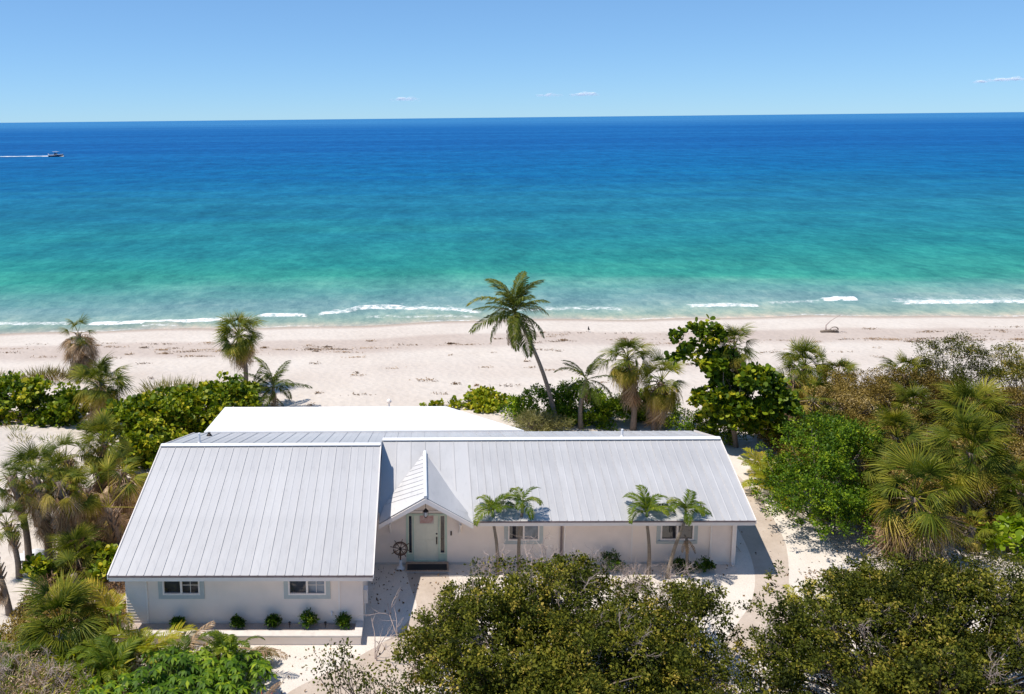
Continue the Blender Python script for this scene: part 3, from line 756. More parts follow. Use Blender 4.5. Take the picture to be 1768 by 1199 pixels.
b = MB(); b.tube([(XR + 0.02, YW + 0.06, 2.08), (XR + 0.2, YW - 0.05, 2.07), (XR + 0.3, YW - 0.3, 2.12)], 0.05, 8); add('gutter_elbow', b.build('gutter_elbow', M['trim']), H, world=True)
hb('meter_box', XJ, XJ + 0.14, 28.05, 28.35, 0.75, 1.25, M['whitemetal'])
hb('conduit', XJ + 0.03, XJ + 0.07, 28.18, 28.22, 0.1, 0.748, M['whitemetal'])
hb('hose_tap', -3.18, -3.12, YF - 0.10, YF - 0.004, 0.62, 0.72, M['whitemetal'])
hb('foundation', XJ + 0.01, XR - 0.3, YW - 0.03, YW - 0.006, 0.02, 0.10, M['concrete'])

# ------------------------------------------------------------------ things at the house
P_ = thing('planter', (-5.6, 27.1, 0), 'low raised planter with a white cap along the front of the left wing', 'planter')
b = MB(); b.box(-10.3, -2.1, 26.72, 26.98, 0.0, 0.31); b.box(-2.3, -2.1, 26.98, YF - 0.05, 0.0, 0.31); add('retaining_wall', b.build('retaining_wall', M['wall']), P_, world=True)
b = MB(); b.box(-10.32, -2.06, 26.68, 27.0, 0.312, 0.39); b.box(-2.32, -2.06, 27.0, YF - 0.05, 0.312, 0.39); bevelled(add('wall_cap', b.build('wall_cap', M['concrete']), P_, world=True), 0.012)
b = MB(); b.box(-10.3, -2.32, 27.0, YF - 0.045, 0.05, 0.30); add('planting_bed', b.build('planting_bed', M['mulch']), P_, world=True)

b = MB(); b.box(-0.60, 0.95, YW - 0.72, YW - 0.28, 0.16, 0.178)
ST = thing('porch_step', (0.18, 31.5, 0), 'low tan brick landing in front of the green door', 'step')
s2 = MB(); s2.box(-0.66, 1.02, 31.42, YW - 0.275, 0.03, 0.105); add('landing', s2.build('landing', M['concrete']), ST, world=True)
for i in range(8):
    s2 = MB(); x = -0.66 + i * 0.21; s2.box(x + 0.004, x + 0.206, 31.38, 31.60, 0.107, 0.158)
    bevelled(add('brick', s2.build('brick', M['brick']), ST, world=True), 0.008)
s2 = MB(); s2.box(-0.66, 1.02, 31.605, YW - 0.275, 0.107, 0.152); add('paving', s2.build('paving', M['brick']), ST, world=True)
tag(bevelled(add('doormat', b.build('doormat', M['black'])), 0.006), 'wide black doormat in front of the pale green front door', 'doormat')

# ship's wheel on a pedestal
SWH = thing('ship_wheel', (-0.87, 31.72, 0.03), 'dark wooden ship wheel with eight handles on a white pedestal left of the door', 'ship wheel')
def ring(b, r, t, cz, y, n=28, depth=0.05):
    a = np.linspace(0, 2 * np.pi, n + 1)
    b.tube([(r * math.cos(q), y, cz + r * math.sin(q)) for q in a], t, 6, cap=False)
b = MB(); b.lathe([(0.17, 0), (0.17, 0.05), (0.12, 0.09), (0.07, 0.13), (0.06, 0.34), (0.075, 0.38)], 0, 0, 0, 14); add('pedestal', b.build('pedestal', M['whitemetal'], True), SWH)
b = MB(); b.tube([(0, 0, 0.36), (0, 0.0, 0.86), (0, -0.02, 0.9)], 0.03, 8); add('post', b.build('post', M['wood']), SWH)
b = MB(); ring(b, 0.27, 0.028, 0.88, -0.06); ring(b, 0.215, 0.012, 0.88, -0.06); add('rim', b.build('rim', M['wood'], True), SWH)
b = MB(); b.tube([(0, -0.11, 0.88), (0, -0.02, 0.88)], 0.055, 12); add('hub', b.build('hub', M['bronze']), SWH)
sp = MB(); sp.tube([(0.05, 0, 0), (0.16, 0, 0), (0.25, 0, 0), (0.29, 0, 0), (0.33, 0, 0), (0.41, 0, 0)], [0.011, 0.016, 0.012, 0.012, 0.017, 0.012], 6)
spm = sp.build('spoke', M['wood'], True)
for i in range(8): add('spoke', spm, SWH, loc=(0, -0.06, 0.88), rot=(0, R(45 * i + 12), 0))

# porch lantern
LN = thing('porch_lantern', (0.13, 31.25, 2.42), 'black caged glass lantern hanging on a rod from the porch gable peak', 'lantern')
b = MB(); b.tube([(0, 0, 0.34), (0, 0, 0.84)], 0.009, 6); add('rod', b.build('rod', M['bronze']), LN)
b = MB(); b.lathe([(0.115, 0.235), (0.10, 0.26), (0.05, 0.31), (0.03, 0.35), (0.012, 0.36)], 0, 0, 0, 14); add('cap', b.build('cap', M['bronze'], True), LN)
b = MB(); b.lathe([(0.045, 0.03), (0.07, 0.06), (0.085, 0.15), (0.08, 0.23)], 0, 0, 0, 14); add('glass', b.build('glass', M['whitemetal'], True), LN)
b = MB()
for i in range(6):
    a = i * math.pi / 3; b.tube([(0.03 * math.cos(a), 0.03 * math.sin(a), 0.0), (0.092 * math.cos(a), 0.092 * math.sin(a), 0.06), (0.105 * math.cos(a), 0.105 * math.sin(a), 0.24)], 0.007, 4)
b.lathe([(0.05, -0.005), (0.05, 0.02)], 0, 0, 0, 10)
add('cage', b.build('cage', M['bronze']), LN)

# plaque on the door: a small framed beach picture
mt, n_, l_, bb = mat('faded coral beach picture')
g_ = noise(n_, l_, 7, 4, 0.6); rp_ = ramp(n_, [(0.35, (0.50, 0.26, 0.22)), (0.55, (0.58, 0.40, 0.36)), (0.66, (0.62, 0.55, 0.50))]); l_.new(g_.outputs['Fac'], rp_.inputs[0]); l_.new(rp_.outputs[0], bb.inputs['Base Color'])
PQ = thing('door_plaque', (0.17, YW + 0.0, 1.76), 'small faded coral picture plaque hung on the pale green door', 'plaque')
b = MB(); b.box(-0.26, 0.26, -0.012, 0.008, 0.0, 0.36); add('picture', b.build('picture', mt), PQ)
b = MB()
for x0, x1, z0, z1 in ((-0.28, 0.28, -0.02, 0.0), (-0.28, 0.28, 0.36, 0.38), (-0.28, -0.26, 0.0, 0.36), (0.26, 0.28, 0.0, 0.36)): b.box(x0, x1, -0.018, 0.008, z0, z1)
add('frame', b.build('frame', M['concrete']), PQ)

# path lights in the planter
for i, (x, lab) in enumerate(((-4.58, 'small black stake light in the planter left of the tallest round shrub'), (-3.35, 'small black stake light in the planter right of the tallest round shrub'))):
    t = thing('path_light', (x, 27.3, 0.30), lab, 'path light', 'stake lights in the planter')
    b = MB(); b.tube([(0, 0, 0), (0, 0, 0.16)], 0.012, 6); add('stake', b.build('stake', M['black']), t)
    b = MB(); b.lathe([(0.03, 0.10), (0.035, 0.18), (0.055, 0.19), (0.03, 0.22), (0.005, 0.23)], 0, 0, 0, 10); add('lamp_head', b.build('lamp_head', M['bronze']), t)

# ------------------------------------------------------------------ plants: builders
def unit(v): return v / (np.linalg.norm(v, axis=-1, keepdims=True) + 1e-9)

def leaves(P, D, N, L, W, shape='rhomb', fold=0.18):
    """leaf faces at P, long axis D, facing N; returns vertices (n, k, 3)"""
    D = unit(D); S = unit(np.cross(D, N)); N2 = np.cross(S, D)
    L = np.asarray(L)[:, None]; W = np.asarray(W)[:, None]
    if shape == 'rhomb':
        return np.stack([P, P + D * L * 0.5 + S * W * 0.5 + N2 * W * fold, P + D * L - N2 * L * 0.12, P + D * L * 0.5 - S * W * 0.5 + N2 * W * fold], 1)
    c = [(0, 0.22), (0.3, 0.5), (0.72, 0.5), (1, 0.16), (1, -0.16), (0.72, -0.5), (0.3, -0.5), (0, -0.22)]
    return np.stack([P + D * L * a + S * W * s_ + N2 * W * fold * abs(s_) for a, s_ in c], 1)

def crown_mesh(name, lumps, nclump, per, clump_r, leaf, mt, shape='rhomb', tint=(0.5, 0.16, 0.18), up=0.5, zmin=-0.45, shell=0.55, seed=0, sub=0):
    """leaves in clumps spread through ellipsoid lumps; returns mesh and the clump centres"""
    g = np.random.default_rng(seed)
    lumps = np.array(lumps, float)
    if sub:                                                        # break each lump into knobs with gaps between them
        out = []
        for L_ in lumps:
            k = int(max(5, sub * (L_[3] * L_[4] * L_[5]) ** (2 / 3.0)))
            dd = unit(g.normal(size=(k, 3)) + np.array([0, 0, 0.35]))
            for q in dd:
                rr_ = (0.24 + 0.16 * g.random()) * (L_[3] * L_[4] * L_[5]) ** (1 / 3.0) + 0.1
                c_ = L_[:3] + q * L_[3:6] * (0.72 + 0.22 * g.random())
                out.append([*c_, rr_ * 1.15, rr_ * 1.15, rr_ * 0.85])
        lumps = np.array(out)
    vol = (lumps[:, 3] * lumps[:, 4] * lumps[:, 5]) ** 0.7
    which = g.choice(len(lumps), nclump, p=vol / vol.sum())
    d = unit(g.normal(size=(nclump, 3)))
    lowmask = d[:, 2] < zmin
    d[lowmask, 2] *= -0.6
    d = unit(d)
    r = shell + (1 - shell) * g.random(nclump) ** 0.6
    r *= 1 + 0.10 * g.normal(size=nclump)
    cc = lumps[which, :3] + d * lumps[which, 3:6] * r[:, None]
    ctint = tint[0] + tint[1] * g.normal(size=nclump)
    n = nclump * per
    ci = np.repeat(np.arange(nclump), per)
    rad = clump_r * (0.6 + 0.8 * g.random(nclump))
    o = unit(g.normal(size=(n, 3))) * (g.random(n) ** 0.5)[:, None] * np.array([1, 1, 0.75])
    P = cc[ci] + o * rad[ci][:, None]
    D = unit(o * 0.9 + d[ci] * 0.6 + g.normal(size=(n, 3)) * 0.6)
    N = unit(np.array([0, 0, 1.0]) * up + d[ci] * 0.35 + g.normal(size=(n, 3)) * 0.45)
    sz = 0.55 + 0.9 * g.random(n) ** 1.3
    L = leaf[0] * sz; W = leaf[1] * sz * (0.8 + 0.4 * g.random(n))
    V = leaves(P, D, N, L, W, shape)
    t = np.clip(ctint[ci] + tint[2] * g.normal(size=n), 0, 1)
    k = V.shape[1]
    return fast_mesh(name, V.reshape(-1, 3), k, mt, np.repeat(t, k)), cc

def bend(a, b, sag, n=5, g=None, jit=0.06):
    a, b = np.array(a, float), np.array(b, float)
    t = np.linspace(0, 1, n)[:, None]
    p = a + (b - a) * t + np.array([0, 0, 1.0]) * sag * 4 * t * (1 - t)
    if g is not None: p[1:-1] += g.normal(size=(n - 2, 3)) * jit * np.linalg.norm(b - a)
    return p

def limbs_mesh(name, base, fork, ends, r0, mt, seed=0, sides=6, thin=0.012):
    """a tapered trunk to the fork and limbs from it to the clump centres"""
    g = np.random.default_rng(seed); b = MB()
    base, fork = np.array(base, float), np.array(fork, float)
    b.tube(bend(base, fork, 0, 6, g, 0.05), np.linspace(r0, r0 * 0.62, 6), 8)
    for e in ends:
        s0 = base + (fork - base) * (0.55 + 0.45 * g.random())
        b.tube(bend(s0, e, -0.08 * np.linalg.norm(np.array(e) - s0), 5, g), np.linspace(r0 * 0.36, thin, 5), sides, cap=False)
    return b.build(name, mt, True)

def twig_mesh(name, stems, height, spread, mt, seed=0, depth=3, r=0.018, kids=4, curve=0.25, lean=(0, 0)):
    g = np.random.default_rng(seed); b = MB()
    def grow(p, d, L, rad, lev):
        n = 4
        pts = [p]
        q = d
        for _ in range(n):
            q = unit(q + g.normal(size=3) * curve)
            pts.append(pts[-1] + q * L / n)
        b.tube(pts, np.linspace(rad, rad * 0.5, n + 1), 4 if lev < 2 else 3, cap=False, tint=g.random())
        if lev < depth:
            for _ in range(kids):
                i = g.integers(1, n + 1)
                grow(pts[i], unit(q + g.normal(size=3) * 0.65 + np.array([0, 0, 0.15])), L * (0.45 + 0.25 * g.random()), rad * 0.58, lev + 1)
    for _ in range(stems):
        a = g.random() * 6.283; s_ = g.random() * spread
        grow(np.array([s_ * math.cos(a), s_ * math.sin(a), 0.0]), unit(np.array([0.5 * math.cos(a) + lean[0], 0.5 * math.sin(a) + lean[1], 1.0]) + g.normal(size=3) * 0.15), height * (0.45 + 0.3 * g.random()), r, 0)
    return b.build(name, mt, True)

# fan-palm frond: stalk along +x, a pleated fan of narrow leaflets at its end
def fan_frond(name, mt, seed, lp=0.75, Rr=0.85, half=2.05, nl=30, droop=0.35, t0=0.45, hang=0.0, narrow=1.0):
    g = np.random.default_rng(seed); b = MB()
    sx_ = np.linspace(0, lp, 4)
    b.tube(np.c_[sx_, np.zeros(4), -0.06 * (sx_ / lp) ** 2], np.linspace(0.022, 0.010, 4), 4, tint=min(1, t0 + 0.25))
    root = np.array([lp, 0, -0.06])
    da = 2 * half / nl
    for i in range(nl):
        a = -half + (i + 0.5) * da + g.normal() * 0.02
        Lr = Rr * (1 - 0.30 * (abs(a) / half) ** 2) * (0.75 + 0.38 * g.random())
        dr = droop * (0.8 + 0.5 * g.random())
        tt = np.array([0.04, 0.30, 0.66, 1.0])
        rr = tt * Lr
        wd = np.array([0.02, min(0.30 * Lr * da * 0.95, 0.08), 0.05 * narrow, 0.003]) * 0.5
        x = rr * math.cos(a); y = rr * math.sin(a)
        x = x + hang * rr * 0.3
        z = -dr * (tt ** 2.2) * Lr + 0.16 * abs(math.sin(a)) * rr * (1 - tt) - hang * tt ** 1.5 * Lr
        ctr = root + np.c_[x, y, z]
        side = np.array([-math.sin(a), math.cos(a), 0.22 * (1 if i % 2 else -1)])
        v = np.vstack([ctr + side * wd[:, None], ctr - side * wd[:, None]])
        b.raw(v, [(k, k + 1, 4 + k + 1, 4 + k) for k in range(3)], np.clip(t0 + 0.12 * g.normal() + np.r_[tt, tt] * 0.18, 0, 1))
    return b.build(name, mt)

# feather frond: a rachis that arches along +x with paired leaflets
def feather_frond(name, mt, seed, L=2.0, arch=1.1, lift=0.0, nl=30, ll=0.5, t0=0.45, hangleaf=0.55, wl=0.045):
    g = np.random.default_rng(seed); b = MB()
    n = 24
    s_ = np.linspace(0, 1, n)
    ang = lift - arch * s_ ** 1.5
    dx = np.cos(ang) * L / (n - 1); dz = np.sin(ang) * L / (n - 1)
    px_ = np.r_[0, np.cumsum(dx[:-1])]; pz_ = np.r_[0, np.cumsum(dz[:-1])]
    pts = np.c_[px_, 0.03 * L * np.sin(s_ * 3 + seed), pz_]
    b.tube(pts[::3], np.linspace(0.024, 0.005, len(pts[::3])) * (L / 2) ** 0.5, 4, tint=min(1, t0 + 0.3), cap=False)
    for i in range(nl):
        u = 0.14 + 0.86 * i / (nl - 1)
        k = min(n - 2, int(u * (n - 1)))
        p = pts[k] + (pts[k + 1] - pts[k]) * (u * (n - 1) - k)
        T = unit(pts[k + 1] - pts[k])
        up_ = np.array([-T[2], 0, T[0]])
        Lr = ll * (math.sin(math.pi * min(1, 0.16 + u * 0.80)) ** 0.6) * (0.85 + 0.3 * g.random())
        for sd in (-1, 1):
            d0 = unit(np.array([0, sd, 0]) * 0.9 + T * (0.45 + 0.45 * u) + up_ * 0.12 + g.normal(size=3) * 0.07)
            d1 = unit(d0 + np.array([0, 0, -1.0]) * hangleaf * (0.8 + 0.5 * g.random()))
            q = np.array([p, p + d0 * Lr * 0.45, p + d0 * Lr * 0.45 + d1 * Lr * 0.55])
            sv = unit(np.cross(d0, up_ + 0.3 * g.normal(size=3)))
            w_ = np.array([0.012, wl, 0.003]) * 0.5 * (L / 2) ** 0.4
            v = np.vstack([q + sv * w_[:, None], q - sv * w_[:, None]])
            b.raw(v, [(0, 1, 4, 3), (1, 2, 5, 4)], np.clip(t0 + 0.14 * g.normal() + 0.1 * u, 0, 1))
    return b.build(name, mt)

FAN = [fan_frond('fan_frond', M['fan'], i, lp=0.66 + 0.1 * (i % 3), Rr=0.66 + 0.06 * (i % 2), nl=30, half=1.75, droop=0.32 + 0.18 * (i % 3), t0=0.08 + 0.08 * i, narrow=0.55) for i in range(5)]
FANO = [fan_frond('fan_frond', M['fan_olive'], 10 + i, lp=0.74, Rr=0.68, nl=26, half=1.6, droop=0.6 + 0.2 * i, t0=0.15 + 0.2 * i, narrow=0.55) for i in range(3)]
FAND = [fan_frond('dead_frond', M['dead'], 20 + i, lp=0.6, Rr=0.78, half=0.9 + 0.25 * i, nl=20, droop=0.5, t0=0.25 + 0.2 * i, hang=0.45, narrow=0.5) for i in range(3)]
COCO = [feather_frond('coconut_frond', M['coco'], i, L=2.5, arch=0.55 + 0.32 * i, lift=0.05, nl=44, ll=0.62, t0=0.18 + 0.1 * i, hangleaf=0.75 + 0.25 * i, wl=0.05) for i in range(4)]
COCOD = [feather_frond('dead_frond', M['dead'], 30 + i, L=1.9, arch=0.5, lift=0, nl=26, ll=0.5, t0=0.35, hangleaf=0.9, wl=0.05) for i in range(2)]
ADON = [feather_frond('garden_palm_frond', M['adonidia'], 40 + i, L=1.3, arch=1.75 + 0.25 * i, lift=0.2, nl=34, ll=0.36, t0=0.2 + 0.14 * i, hangleaf=0.5, wl=0.05) for i in range(3)]
AREC = [feather_frond('areca_frond', M['yellow'], 50 + i, L=1.35, arch=1.2 + 0.3 * i, lift=0.1, nl=30, ll=0.42, t0=0.25 + 0.2 * i, hangleaf=0.3, wl=0.045) for i in range(3)]

def place_frond(root, name, me, at, az, el, tw, sc_):
    o = add(name, me, root, loc=at)
    o.rotation_euler = (Matrix.Rotation(az, 3, 'Z') @ Matrix.Rotation(-el, 3, 'Y') @ Matrix.Rotation(tw, 3, 'X')).to_euler()
    o.scale = (sc_, sc_, sc_)
    return o

def trunk_mesh(name, top, r0, r1, mt, g, boots=0.0, n=12, bow=0.05):
    b = MB()
    t = np.linspace(0, 1, n)
    top = np.array(top, float)
    side = np.array([-top[1], top[0], 0]) if abs(top[0]) + abs(top[1]) > 0.05 else np.array([1.0, 0, 0])
    P = t[:, None] * top + (np.sin(t * math.pi) * bow * top[2])[:, None] * np.array([np.sign(-top[0]) if top[0] else 1, 0.0, 0.0])
    rad = r0 + (r1 - r0) * t + 0.35 * r0 * np.exp(-t * 9)
    P[0, 2] -= 0.25
    b.tube(P, rad, 10)
    return b, P

def sabal(loc, crown, rad, label, n_green=26, n_olive=7, n_dead=8, skirt=0.25, r=0.14, boots=True, group='cabbage palms', seed=0, dead_top=-34, name='cabbage_palm'):
    """fan palm: trunk, old leaf bases, green, ageing and dead fronds; crown is its centre above loc"""
    g = np.random.default_rng(100 + seed)
    root = thing(name, loc, label, 'palm', group)
    top = np.array(crown, float)
    b, P = trunk_mesh('trunk', top, r * 1.1, r * 0.95, None, g)
    add('trunk', b.build('trunk', M['palmbark'], True), root)
    if boots and top[2] > 1.0:
        bt = MB()
        for i in range(26):
            u = 0.55 + 0.43 * i / 26; a = i * 2.4
            k = u * (len(P) - 1); p = P[int(k)] + (P[min(len(P) - 1, int(k) + 1)] - P[int(k)]) * (k % 1)
            d = np.array([math.cos(a), math.sin(a), 0])
            bt.tube([p + d * r * 0.8, p + d * (r + 0.07) + np.array([0, 0, 0.13]), p + d * (r + 0.15) + np.array([0, 0, 0.27])], [0.05, 0.035, 0.015], 4, cap=False)
        add('leaf_bases', bt.build('leaf_bases', M['boot']), root, kind='stuff')
    s0 = rad / 1.42
    tl = (g.normal() * 0.16 + 0.05, g.normal() * 0.16)
    n_green = int(n_green * 1.7); n_olive = int(n_olive * 1.3); n_dead = int(n_dead * 1.25)
    for i in range(n_green):
        u = (i + 0.5) / n_green
        az = i * 2.39996 + g.normal() * 0.3
        el = R(86 - 118 * u ** 0.85) + g.normal() * 0.17 + tl[0] * math.cos(az) + tl[1] * math.sin(az)
        if g.random() < 0.12: continue
        place_frond(root, 'frond', FAN[int(g.integers(len(FAN)))], tuple(top + np.array([0, 0, 0.10 - 0.22 * u])), az, el, g.normal() * 0.55, s0 * (0.72 + 0.45 * g.random()))
    for i in range(n_olive):
        place_frond(root, 'frond', FANO[int(g.integers(len(FANO)))], tuple(top - np.array([0, 0, 0.16])), i * 2.39996 + 1 + g.normal() * 0.2, R(-12 - 42 * g.random()), g.normal() * 0.4, s0 * (0.85 + 0.2 * g.random()))
    for i in range(n_dead):
        u = (i + 0.5) / max(1, n_dead)
        h = skirt * u
        k = (1 - h) * (len(P) - 1); p = P[int(k)] + (P[min(len(P) - 1, int(k) + 1)] - P[int(k)]) * (k % 1)
        place_frond(root, 'dead_frond', FAND[int(g.integers(len(FAND)))], tuple(p - np.array([0, 0, 0.1])), i * 2.39996 + g.normal() * 0.3, R(dead_top - 22 * g.random() - (60 + dead_top) * u), g.normal() * 0.5, s0 * (0.8 + 0.3 * g.random()))
    return root

def feather_palm(name, loc, crown, fr, n, scale, label, el=(78, -35), r=(0.16, 0.10), bark='ringbark', dead=0, deadm=None, group=None, seed=0, bow=0.06, shaft=0.0, cat='palm', stag=0.0):
    g = np.random.default_rng(300 + seed)
    root = thing(name, loc, label, cat, group)
    top = np.array(crown, float)
    b, P = trunk_mesh('trunk', top, r[0], r[1], None, g, bow=bow)
    add('trunk', b.build('trunk', M[bark], True), root)
    hub = top.copy()
    if shaft:
        q = MB(); q.tube([top - np.array([0, 0, 0.05]), top + np.array([0, 0, shaft * 0.5]), top + np.array([0, 0, shaft])], [r[1] * 1.25, r[1] * 1.15, r[1] * 0.5], 8)
        add('crownshaft', q.build('crownshaft', M['shaft'], True), root)
        hub = top + np.array([0, 0, shaft * 0.9])
    for i in range(n):
        u = (i + 0.5) / n
        e = R(el[0] + (el[1] - el[0]) * u) + g.normal() * 0.1
        place_frond(root, 'frond', fr[int(g.integers(len(fr)))], tuple(hub), i * 2.39996 + g.normal() * 0.2 + stag, e, g.normal() * 0.25, scale * (0.85 + 0.3 * g.random()))
    for i in range(dead):
        place_frond(root, 'dead_frond', deadm[int(g.integers(len(deadm)))], tuple(hub - np.array([0, 0, 0.1])), i * 2.1 + 3.3 + g.normal() * 0.3, R(-62 - 20 * g.random()), g.normal() * 0.3, scale * (0.7 + 0.3 * g.random()))
    return root

def leafy(name, loc, lumps, label, cat, mt, leaf, nclump, per, clump_r, shape='rhomb', tint=(0.45, 0.15, 0.16), trunk=None, fork=None, r0=0.1, nlimb=18, group=None, seed=0, bark='bark', up=0.5, shell=0.55, zmin=-0.45, sub=0):
    """shrub or tree with a trunk or stems and a crown of leaves"""
    root = thing(name, loc, label, cat, group)
    me, cc = crown_mesh('foliage', lumps, nclump, per, clump_r, leaf, M[mt], shape, tint, up, zmin, shell, seed, sub)
    add('crown', me, root, kind='stuff')
    g = np.random.default_rng(seed + 5)
    ends = cc[g.choice(len(cc), min(nlimb, len(cc)), replace=False)]
    add('trunk' if cat == 'tree' else 'stems', limbs_mesh('limbs', trunk or (0, 0, -0.2), fork or (0, 0, 0.5), ends, r0, M[bark], seed), root)
    return root

def G(x, y): return (x, y, float(gz(x, y)))

# ------------------------------------------------------------------ palms by the beach, left
sabal(G(-23.97, 58.77), (0, 0, 2.95), 1.55, 'ragged cabbage palm with a long brown skirt, farthest left near the waterline', 5, 5, 110, 0.95, dead_top=8, seed=1)
sabal(G(-11.69, 55.48), (-0.3, 0, 3.75), 1.75, 'full round cabbage palm with a bare trunk on the open beach', 32, 12, 12, 0.22, seed=2)
sabal(G(-18.34, 47.22), (0.15, 0, 2.85), 1.75, 'green-topped cabbage palm with a shaggy tan skirt between the two sea grape hedges', 24, 12, 34, 0.75, seed=3)
sabal(G(-15.21, 38.99), (0.15, 0, 2.5), 1.5, 'wide grey-green cabbage palm in front of the shaggy skirted one', 24, 12, 34, 0.8, seed=4)
sabal(G(-16.3, 38.2), (-0.3, 0, 2.0), 1.35, 'low olive cabbage palm at the foot of the sandy dune', 8, 16, 34, 0.8, seed=5)
sabal(G(-16.9, 35.6), (0.1, 0, 2.5), 1.4, 'green cabbage palm on the sand between the dune and the left grove', 22, 8, 14, 0.4, seed=31)
sabal(G(-13.5, 31.4), (0.0, 0, 0.9), 1.2, 'low green fan palm at the foot of the thick dark trunk', 18, 4, 8, 0.4, 0.1, False, seed=32, name='fan_palm')
feather_palm('young_coconut_palm', G(-10.32, 51.46), (-0.1, 0, 0.5), COCO, 9, 0.85, 'short young coconut palm with dark upright fronds behind the white flat roof', (82, 15), (0.12, 0.09), seed=1, dead=0)
feather_palm('young_coconut_palm', G(-9.16, 51.44), (0.0, 0, 1.3), COCO, 13, 0.85, 'young coconut palm with yellowing drooping fronds at the corner of the white flat roof', (80, -30), (0.12, 0.09), seed=2, dead=2, deadm=COCOD)
# the left-hand grove beside the wing
sabal(G(-15.79, 32.16), (-0.45, 0, 3.75), 0.95, 'slim cabbage palm with a small crown, leftmost tall trunk of the grove', 9, 4, 10, 0.3, 0.12, seed=6)
sabal(G(-15.09, 32.38), (-0.28, 0, 3.6), 1.1, 'cabbage palm with a loose crown, second tall trunk of the left grove', 10, 6, 34, 0.55, 0.13, dead_top=-20, seed=7)
sabal(G(-14.29, 32.15), (0.0, 0, 3.55), 1.2, 'cabbage palm with a thick dark trunk in the middle of the left grove', 11, 8, 36, 0.55, 0.14, dead_top=-20, seed=8)
sabal(G(-14.08, 32.9), (0.1, 0, 2.75), 1.1, 'shorter cabbage palm tucked behind the thick dark trunk of the left grove', 9, 10, 30, 0.7, 0.13, seed=9)
sabal(G(-15.75, 31.2), (-0.3, 0, 2.2), 0.85, 'small bright green fan palm low at the left edge of the grove', 14, 2, 2, 0.2, 0.10, seed=10)
sabal(G(-14.9, 28.6), (-0.6, 0, 2.5), 0.8, 'dying cabbage palm with hanging dark fronds at the left edge of the picture', 2, 3, 20, 0.6, 0.10, seed=11)
sabal(G(-13.4, 36.4), (0.1, 0, 2.2), 1.4, 'brown shaggy cabbage palm between the wide grey-green palm and the wing roof', 4, 8, 60, 0.85, 0.14, dead_top=-10, seed=17)
sabal(G(-14.5, 35.2), (0.0, 0, 1.9), 1.35, 'dry tan cabbage palm behind the tall trunks of the left grove', 4, 8, 60, 0.85, 0.14, dead_top=-5, seed=18)
sabal(G(-13.0, 34.2), (0.1, 0, 1.3), 1.1, 'collapsed brown palm under the long bare stalks beside the roof', 0, 5, 40, 0.9, 0.14, seed=19)
# palm with long bare stalks beside the roof edge
def long_stalk_palm():
    root = sabal(G(-12.57, 33.2), (-0.25, 0, 1.9), 1.0, 'cabbage palm with long bare yellow stalks beside the wing roof edge', 0, 0, 14, 0.6, 0.13, seed=12)
    me_ = fan_frond('fan_frond', M['fan'], 77, lp=1.7, Rr=0.62, droop=0.75, t0=0.55, hang=0.25, narrow=0.6)
    for i, (az, el) in enumerate(((150, 62), (100, 75), (60, 52), (40, 40), (20, 48), (345, 8), (190, 40), (215, 20))):
        place_frond(root, 'frond', me_, (-0.25, 0, 1.95), R(az), R(el), 0.2 * (i % 3 - 1), 0.9)
long_stalk_palm()
sabal(G(-12.15, 26.6), (0, 0, 0.75), 1.75, 'big dark green fan palm without a trunk at the left corner of the wing', 30, 6, 6, 0.3, 0.16, False, seed=13, name='fan_palm')
sabal(G(-12.9, 29.6), (0.0, 0, 1.0), 1.3, 'low tan and olive fan palm behind the big dark green fan palm', 3, 8, 44, 0.6, 0.12, False, seed=14, name='fan_palm')

# ------------------------------------------------------------------ palms behind the house, middle
feather_palm('coconut_palm', G(7.79, 47.84), (-2.5, 0, 6.75), COCO, 24, 1.08, 'tall coconut palm leaning left over the beach on a slender curved trunk', (88, -38), (0.14, 0.085), seed=5, dead=3, deadm=COCOD, bow=0.045, stag=0.4)
feather_palm('young_coconut_palm', G(9.06, 47.35), (0.25, 0, 2.9), COCO, 11, 0.78, 'small wind-blown coconut palm between the leaning coconut and the cabbage palms', (80, -40), (0.14, 0.09), seed=7, dead=3, deadm=COCOD)
sabal(G(11.95, 47.13), (-0.45, 0, 4.15), 1.6, 'tall cabbage palm with a pale trunk behind the main roof', 24, 14, 20, 0.3, seed=15)
sabal(G(13.08, 46.84), (0.3, 0, 2.9), 1.6, 'shorter brownish cabbage palm right of the tall one behind the main roof', 16, 16, 20, 0.45, seed=16)

# ------------------------------------------------------------------ palms in the garden in front of the main wall
for i, (x, y, cx, cz, s_, lab) in enumerate((
        (2.90, 31.3, -0.2, 2.25, 0.80, 'slim garden palm with drooping fronds nearest the front door'),
        (3.75, 31.3, 0.08, 2.6, 0.74, 'taller garden palm with windswept fronds in front of the left main window'),
        (8.72, 31.3, -0.15, 2.2, 0.95, 'upright garden palm left of the right-hand window'),
        (9.35, 31.0, 0.6, 2.35, 0.92, 'leaning garden palm crossing in front of the right-hand window'))):
    feather_palm('garden_palm', (x, y, 0.03), (cx, 0, cz), ADON, 8, s_, lab, (66, 12), (0.075, 0.055), 'ringbark', group='garden palms along the front wall', seed=20 + i, shaft=0.38, bow=0.03, stag=i * 0.9)
feather_palm('garden_palm', (10.15, 31.25, 0.03), (-0.05, 0, 1.5), COCOD[:1], 3, 0.32, 'dead garden palm stump with reddish hanging fronds under the right-hand window', (-50, -80), (0.06, 0.05), group='garden palms along the front wall', seed=26, bow=0.02)

